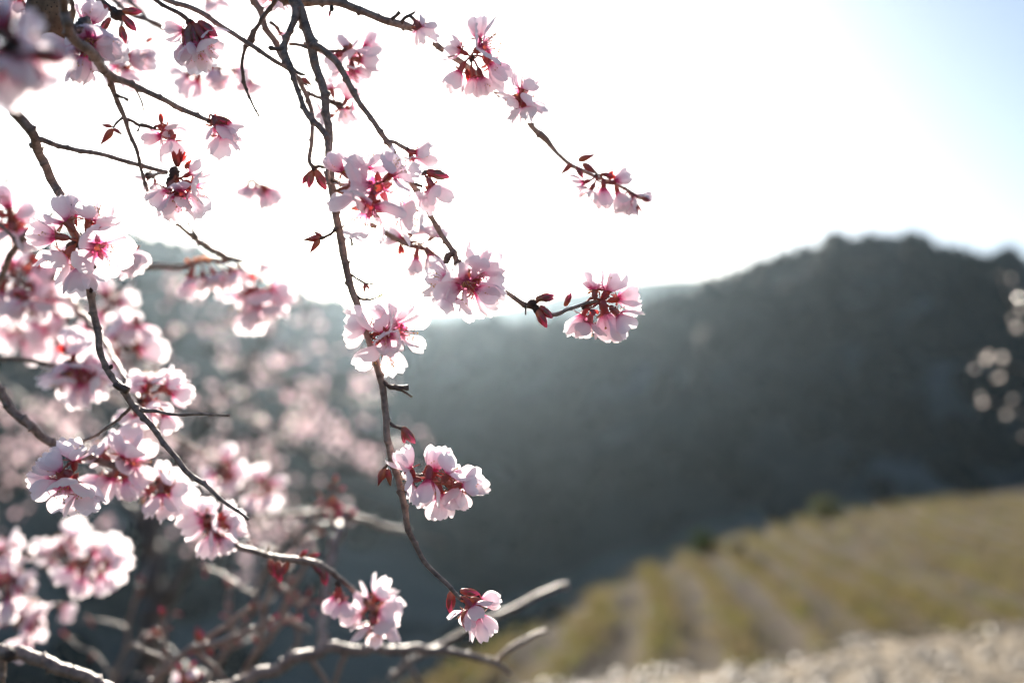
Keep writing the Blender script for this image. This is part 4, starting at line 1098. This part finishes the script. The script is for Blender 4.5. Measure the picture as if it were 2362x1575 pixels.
for q in ((650, 1357, 22, 130), (660, 1370, 22, -60), (680, 1376, 20, 60), (700, 1392, 22, 20), (705, 1380, 22, 60), (722, 1388, 20, 10), (715, 1370, 22, 80), (690, 1400, 20, -80), (715, 1405, 20, -50), (672, 1425, 26, 0), (668, 1432, 22, 180)): bud(b, *q[:3], q[3], .91, pink=random.random() < .4)
stem(b, "side_branch", [(655, 1425, 10), (680, 1436, 12), (700, 1448, 12), (715, 1456, 11)], .93)

def shoot(parent, px, py, ang, ln, wd, d, nb=3):
    P = [(px, py, wd, d)]; a = ang
    for k in range(4):
        a += random.gauss(0, 13); px += ln / 4 * math.cos(R(a)); py -= ln / 4 * math.sin(R(a)); P.append((px, py, wd * (1 - 0.13 * (k + 1)), d + 0.01 * k))
    stem(parent, "twig", P, d, node_gap=.009, sides=7)
    for k in range(nb):
        q = P[random.randint(1, 4)]
        bud(parent, q[0], q[1], random.uniform(14, 26), random.choice([a, a + 60, a - 60, a + 100]), d, pink=random.random() < .35)
b = TH("fine_shoots", "thin reddish crossing shoots with small buds low in the left half behind the stout branch", (450, 1600), 1.0)
stem(b, "stem", [(430, 1720, 18), (470, 1600, 16), (520, 1500, 14), (575, 1420, 12), (600, 1340, 10), (640, 1270, 8), (690, 1210, 6)], 1.0)
for q in ((490, 1560, 150, 190), (520, 1500, 20, 150), (545, 1465, 118, 170), (575, 1420, 40, 160), (590, 1370, 140, 130), (610, 1325, 60, 160), (640, 1270, 150, 110), (500, 1540, 60, 200), (660, 1245, 30, 120), (470, 1600, 100, 170)):
    shoot(b, q[0], q[1], q[2], q[3], 8, 1.0)
b = TH("hedge_shoots", "loose thin grey shoots crossing dark shade left of the budding tangle at the bottom", (220, 1640), 1.05)
stem(b, "stem", [(200, 1740, 16), (220, 1640, 14), (262, 1560, 12), (290, 1490, 10), (300, 1420, 8), (320, 1350, 6)], 1.05)
for q in ((240, 1600, 40, 170), (262, 1560, 130, 140), (285, 1505, 35, 150), (295, 1450, 150, 120), (305, 1400, 60, 130)):
    shoot(b, q[0], q[1], q[2], q[3], 7, 1.05, 2)

# ---------------------------------------------------------------- 13 distant flowering almond tree
def low_flower(seed):
    r = random.Random(seed)
    V, F, T = [], [], []
    for k in range(5):
        a = 2 * math.pi * k / 5 + r.uniform(-.2, .2); op = R(r.uniform(5, 55)); ln = r.uniform(.85, 1.1)
        d = Vector((math.cos(a) * math.cos(op), math.sin(a) * math.cos(op), math.sin(op))); s = Vector((-math.sin(a), math.cos(a), r.uniform(-.3, .3)))
        b = len(V)
        V += [d * 0.05, d * 0.55 * ln + s * 0.40, d * ln + s * 0.24, d * 0.93 * ln, d * ln - s * 0.24, d * 0.55 * ln - s * 0.40]
        T += [0.05, 0.6, 1, 1, 1, 0.6]
        F += [(b, b + 1, b + 2, b + 3), (b, b + 3, b + 4, b + 5)]
    return V, F, T
LOWF = [low_flower(s) for s in range(8)]
WHITEPETAL = thin("white_petal", [(0.0, (0.80, 0.60, 0.55)), (1.0, (0.94, 0.93, 0.88))], trans=0.7, spec=0.3, gl=0.34)
FARPETAL = thin("far_petal", [(0.0, (0.50, 0.08, 0.16)), (0.5, (0.84, 0.60, 0.66)), (1.0, (0.92, 0.80, 0.82))], trans=0.70, spec=0.30, gl=0.34)
LOWM = [mesh("blossom", *f[:2], FARPETAL, tval=f[2]) for f in LOWF]

PALEM = []
for _m in LOWM:
    _c = _m.copy(); _c.materials[0] = WHITEPETAL; PALEM.append(_c)

def far_tree(name, label, base, limbs, centres, size, nparts, pale=False):
    """limbs: list of polylines of (px,py,w px,depth); centres: (px,py,depth)"""
    tr = thing(name, label, "tree", base)
    for k, (nm, rows) in enumerate(limbs):
        stem(tr, nm, rows, 2.0, OLDBARK, 0.05, sides=8, step=0.03)
    order = sorted(range(len(centres)), key=lambda i: centres[i][2])
    VV, FF, TT = [], [], []
    for rank, i in enumerate(order):
        px, py, d = centres[i]
        p = at(px, py, d); s = size * random.uniform(0.8, 1.15)
        dr = Vector((random.gauss(0, 1), random.gauss(0, 1), random.gauss(0, 0.8) - 0.2)).normalized()
        if rank < nparts:
            place(random.choice(PALEM if (pale or random.random() < 0.4) else LOWM), "blossom", tr, p, dr, s)
        else:
            q = dr.to_track_quat('Z', 'Y'); v_, f_, t_ = random.choice(LOWF); b0 = len(VV)
            VV += [q @ v * s + p - tr.location for v in v_]; FF += [tuple(b0 + z for z in f) for f in f_]; TT += t_
    if VV: obj("blossom_mass", mesh("blossom_mass", VV, FF, FARPETAL, tval=TT), tr, kind='stuff')
    return tr

# soft outline of the crown in the photograph, density per cell
cent = []
def dens(px, py):
    top = np.interp(px, [-300, 0, 150, 240, 360, 430, 560, 640, 740, 830, 900, 980], [600, 620, 700, 690, 640, 650, 690, 690, 730, 790, 860, 980])
    bot = np.interp(px, [-300, 0, 150, 300, 420, 560, 700, 820, 900, 980], [1340, 1300, 1260, 1230, 1300, 1330, 1300, 1180, 1130, 1040])
    if py < top or py > bot: return 0
    v = 1.0 if py < 1150 else 0.45
    if px < 120: v *= 0.6
    if px > 860: v *= 0.4
    nz = mnoise.noise(Vector((px / 75, py / 60, 4.2)))
    return v * max(0, 0.42 + 1.5 * nz)
while len(cent) < 1350:
    px, py = random.uniform(-250, 990), random.uniform(620, 1345)
    if random.random() < dens(px, py):
        # flowers sit in small bunches
        d = 4.2 + random.random() * 2.0
        for k in range(random.choice([1, 2, 3])):
            cent.append((px + random.gauss(0, 12), py + random.gauss(0, 11), d + random.gauss(0, .1)))
for q in ((438, 568, 5.0), (390, 628, 4.8), (984, 1022, 5.0), (960, 1080, 5.0), (985, 1010, 5.2), (800, 1158, 4.6), (792, 1150, 4.8), (905, 812, 5.2), (440, 560, 5.0), (395, 1230, 4.6), (480, 1300, 4.6), (470, 1250, 4.6), (425, 1270, 4.8)):
    cent.append(q)
bt = at(345, 1575, 5.2)
limbs = [("trunk", [(330, 2700, 110, 5.5), (335, 2200, 95, 5.35), (340, 1800, 80, 5.2), (345, 1575, 68, 5.2), (350, 1420, 60, 5.2), (352, 1300, 52, 5.2), (350, 1200, 46, 5.2)]),
         ("limb", [(350, 1430, 40, 5.2), (390, 1370, 34, 5.2), (440, 1290, 26, 5.2), (500, 1200, 22, 5.2), (580, 1080, 16, 5.2), (700, 960, 12, 5.0), (800, 860, 8, 5.0)]),
         ("limb", [(350, 1210, 36, 5.2), (330, 1080, 28, 5.2), (320, 920, 20, 5.2), (300, 760, 14, 5.0), (310, 640, 8, 5.0)]),
         ("limb", [(345, 1240, 30, 5.2), (260, 1120, 22, 5.2), (150, 1000, 18, 5.2), (20, 900, 12, 5.2), (-100, 820, 8, 5.2)]),
         ("limb", [(352, 1180, 24, 5.2), (450, 1000, 18, 5.0), (560, 850, 14, 5.0), (650, 740, 8, 5.0)]),
         ("branch", [(420, 930, 14, 4.2), (560, 960, 12, 4.2), (700, 1030, 11, 4.09), (800, 1080, 11, 3.99), (870, 1092, 8, 3.99)]),
         ("branch", [(520, 1000, 9, 3.99), (640, 1020, 9, 3.99), (760, 1060, 8, 3.99), (860, 1098, 6, 3.99)]),
         ("branch", [(450, 800, 12, 4.4), (560, 830, 11, 4.4), (680, 880, 10, 4.4), (820, 925, 8, 4.4), (905, 918, 6, 4.4)]),
         ("branch", [(380, 700, 9, 4.2), (470, 668, 9, 4.2), (560, 690, 9, 4.2), (700, 705, 7, 4.4), (740, 708, 5, 4.4)]),
         ("branch", [(380, 1180, 12, 4.8), (520, 1160, 10, 4.6), (640, 1150, 9, 4.6), (760, 1120, 7, 4.6)]),
         ("branch", [(250, 690, 8, 4.2), (300, 665, 8, 4.2), (370, 655, 6, 4.2)])]
for k in range(64):
    px, py = random.uniform(-60, 820), random.uniform(690, 1260)
    if dens(px, py) <= 0: continue
    a = R(random.choice([random.uniform(-40, 10), random.uniform(-40, 10), random.uniform(60, 120)])); L_ = random.uniform(90, 260); dd = random.uniform(4.0, 6.0)
    limbs.append(("twig", [(px, py, 8, dd), (px + L_ * .5 * math.cos(a), py - L_ * .5 * math.sin(a) + random.gauss(0, 8), 6, dd), (px + L_ * math.cos(a), py - L_ * math.sin(a) + random.gauss(0, 12), 3.5, dd)]))
far_tree("almond_tree", "pink flowering almond tree, wholly out of focus, filling the left half behind near branches", bt, limbs, cent, 0.0185, 300)

cent = []
for (px, py, n) in ((2278, 812, 3), (2308, 828, 3), (2305, 868, 2), (2255, 850, 1), (2265, 915, 2), (2272, 925, 1), (2350, 700, 2), (2335, 735, 2), (2355, 745, 2), (2330, 962, 2), (2358, 945, 2), (2362, 1000, 1), (2390, 720, 3), (2410, 830, 4), (2420, 930, 4), (2440, 1040, 4), (2330, 640, 1), (2400, 640, 3), (2460, 760, 6), (2500, 880, 6)):
    for k in range(n): cent.append((px + random.gauss(0, 9), py + random.gauss(0, 9), 4.6 + random.gauss(0, .1)))
limbs = [("trunk", [(2700, 1900, 90, 4.8), (2680, 1500, 80, 4.8), (2640, 1250, 60, 4.8), (2560, 1050, 44, 4.8), (2480, 900, 28, 4.8), (2430, 740, 14, 4.8), (2420, 620, 8, 4.8)]),
         ("branch", [(2560, 1050, 20, 4.8), (2450, 1000, 12, 4.7), (2370, 960, 9, 4.6), (2300, 930, 6, 4.6), (2262, 915, 4, 4.6)]),
         ("branch", [(2480, 900, 16, 4.8), (2400, 860, 10, 4.7), (2320, 840, 7, 4.6), (2262, 815, 4, 4.6)]),
         ("branch", [(2440, 760, 10, 4.8), (2380, 730, 7, 4.7), (2330, 690, 5, 4.6), (2310, 630, 4, 4.6)])]
far_tree("edge_almond_tree", "dark almond tree at the right edge showing a few round blurred white blossoms", at(2700, 1900, 4.8), limbs, cent, 0.0145, 300, True)
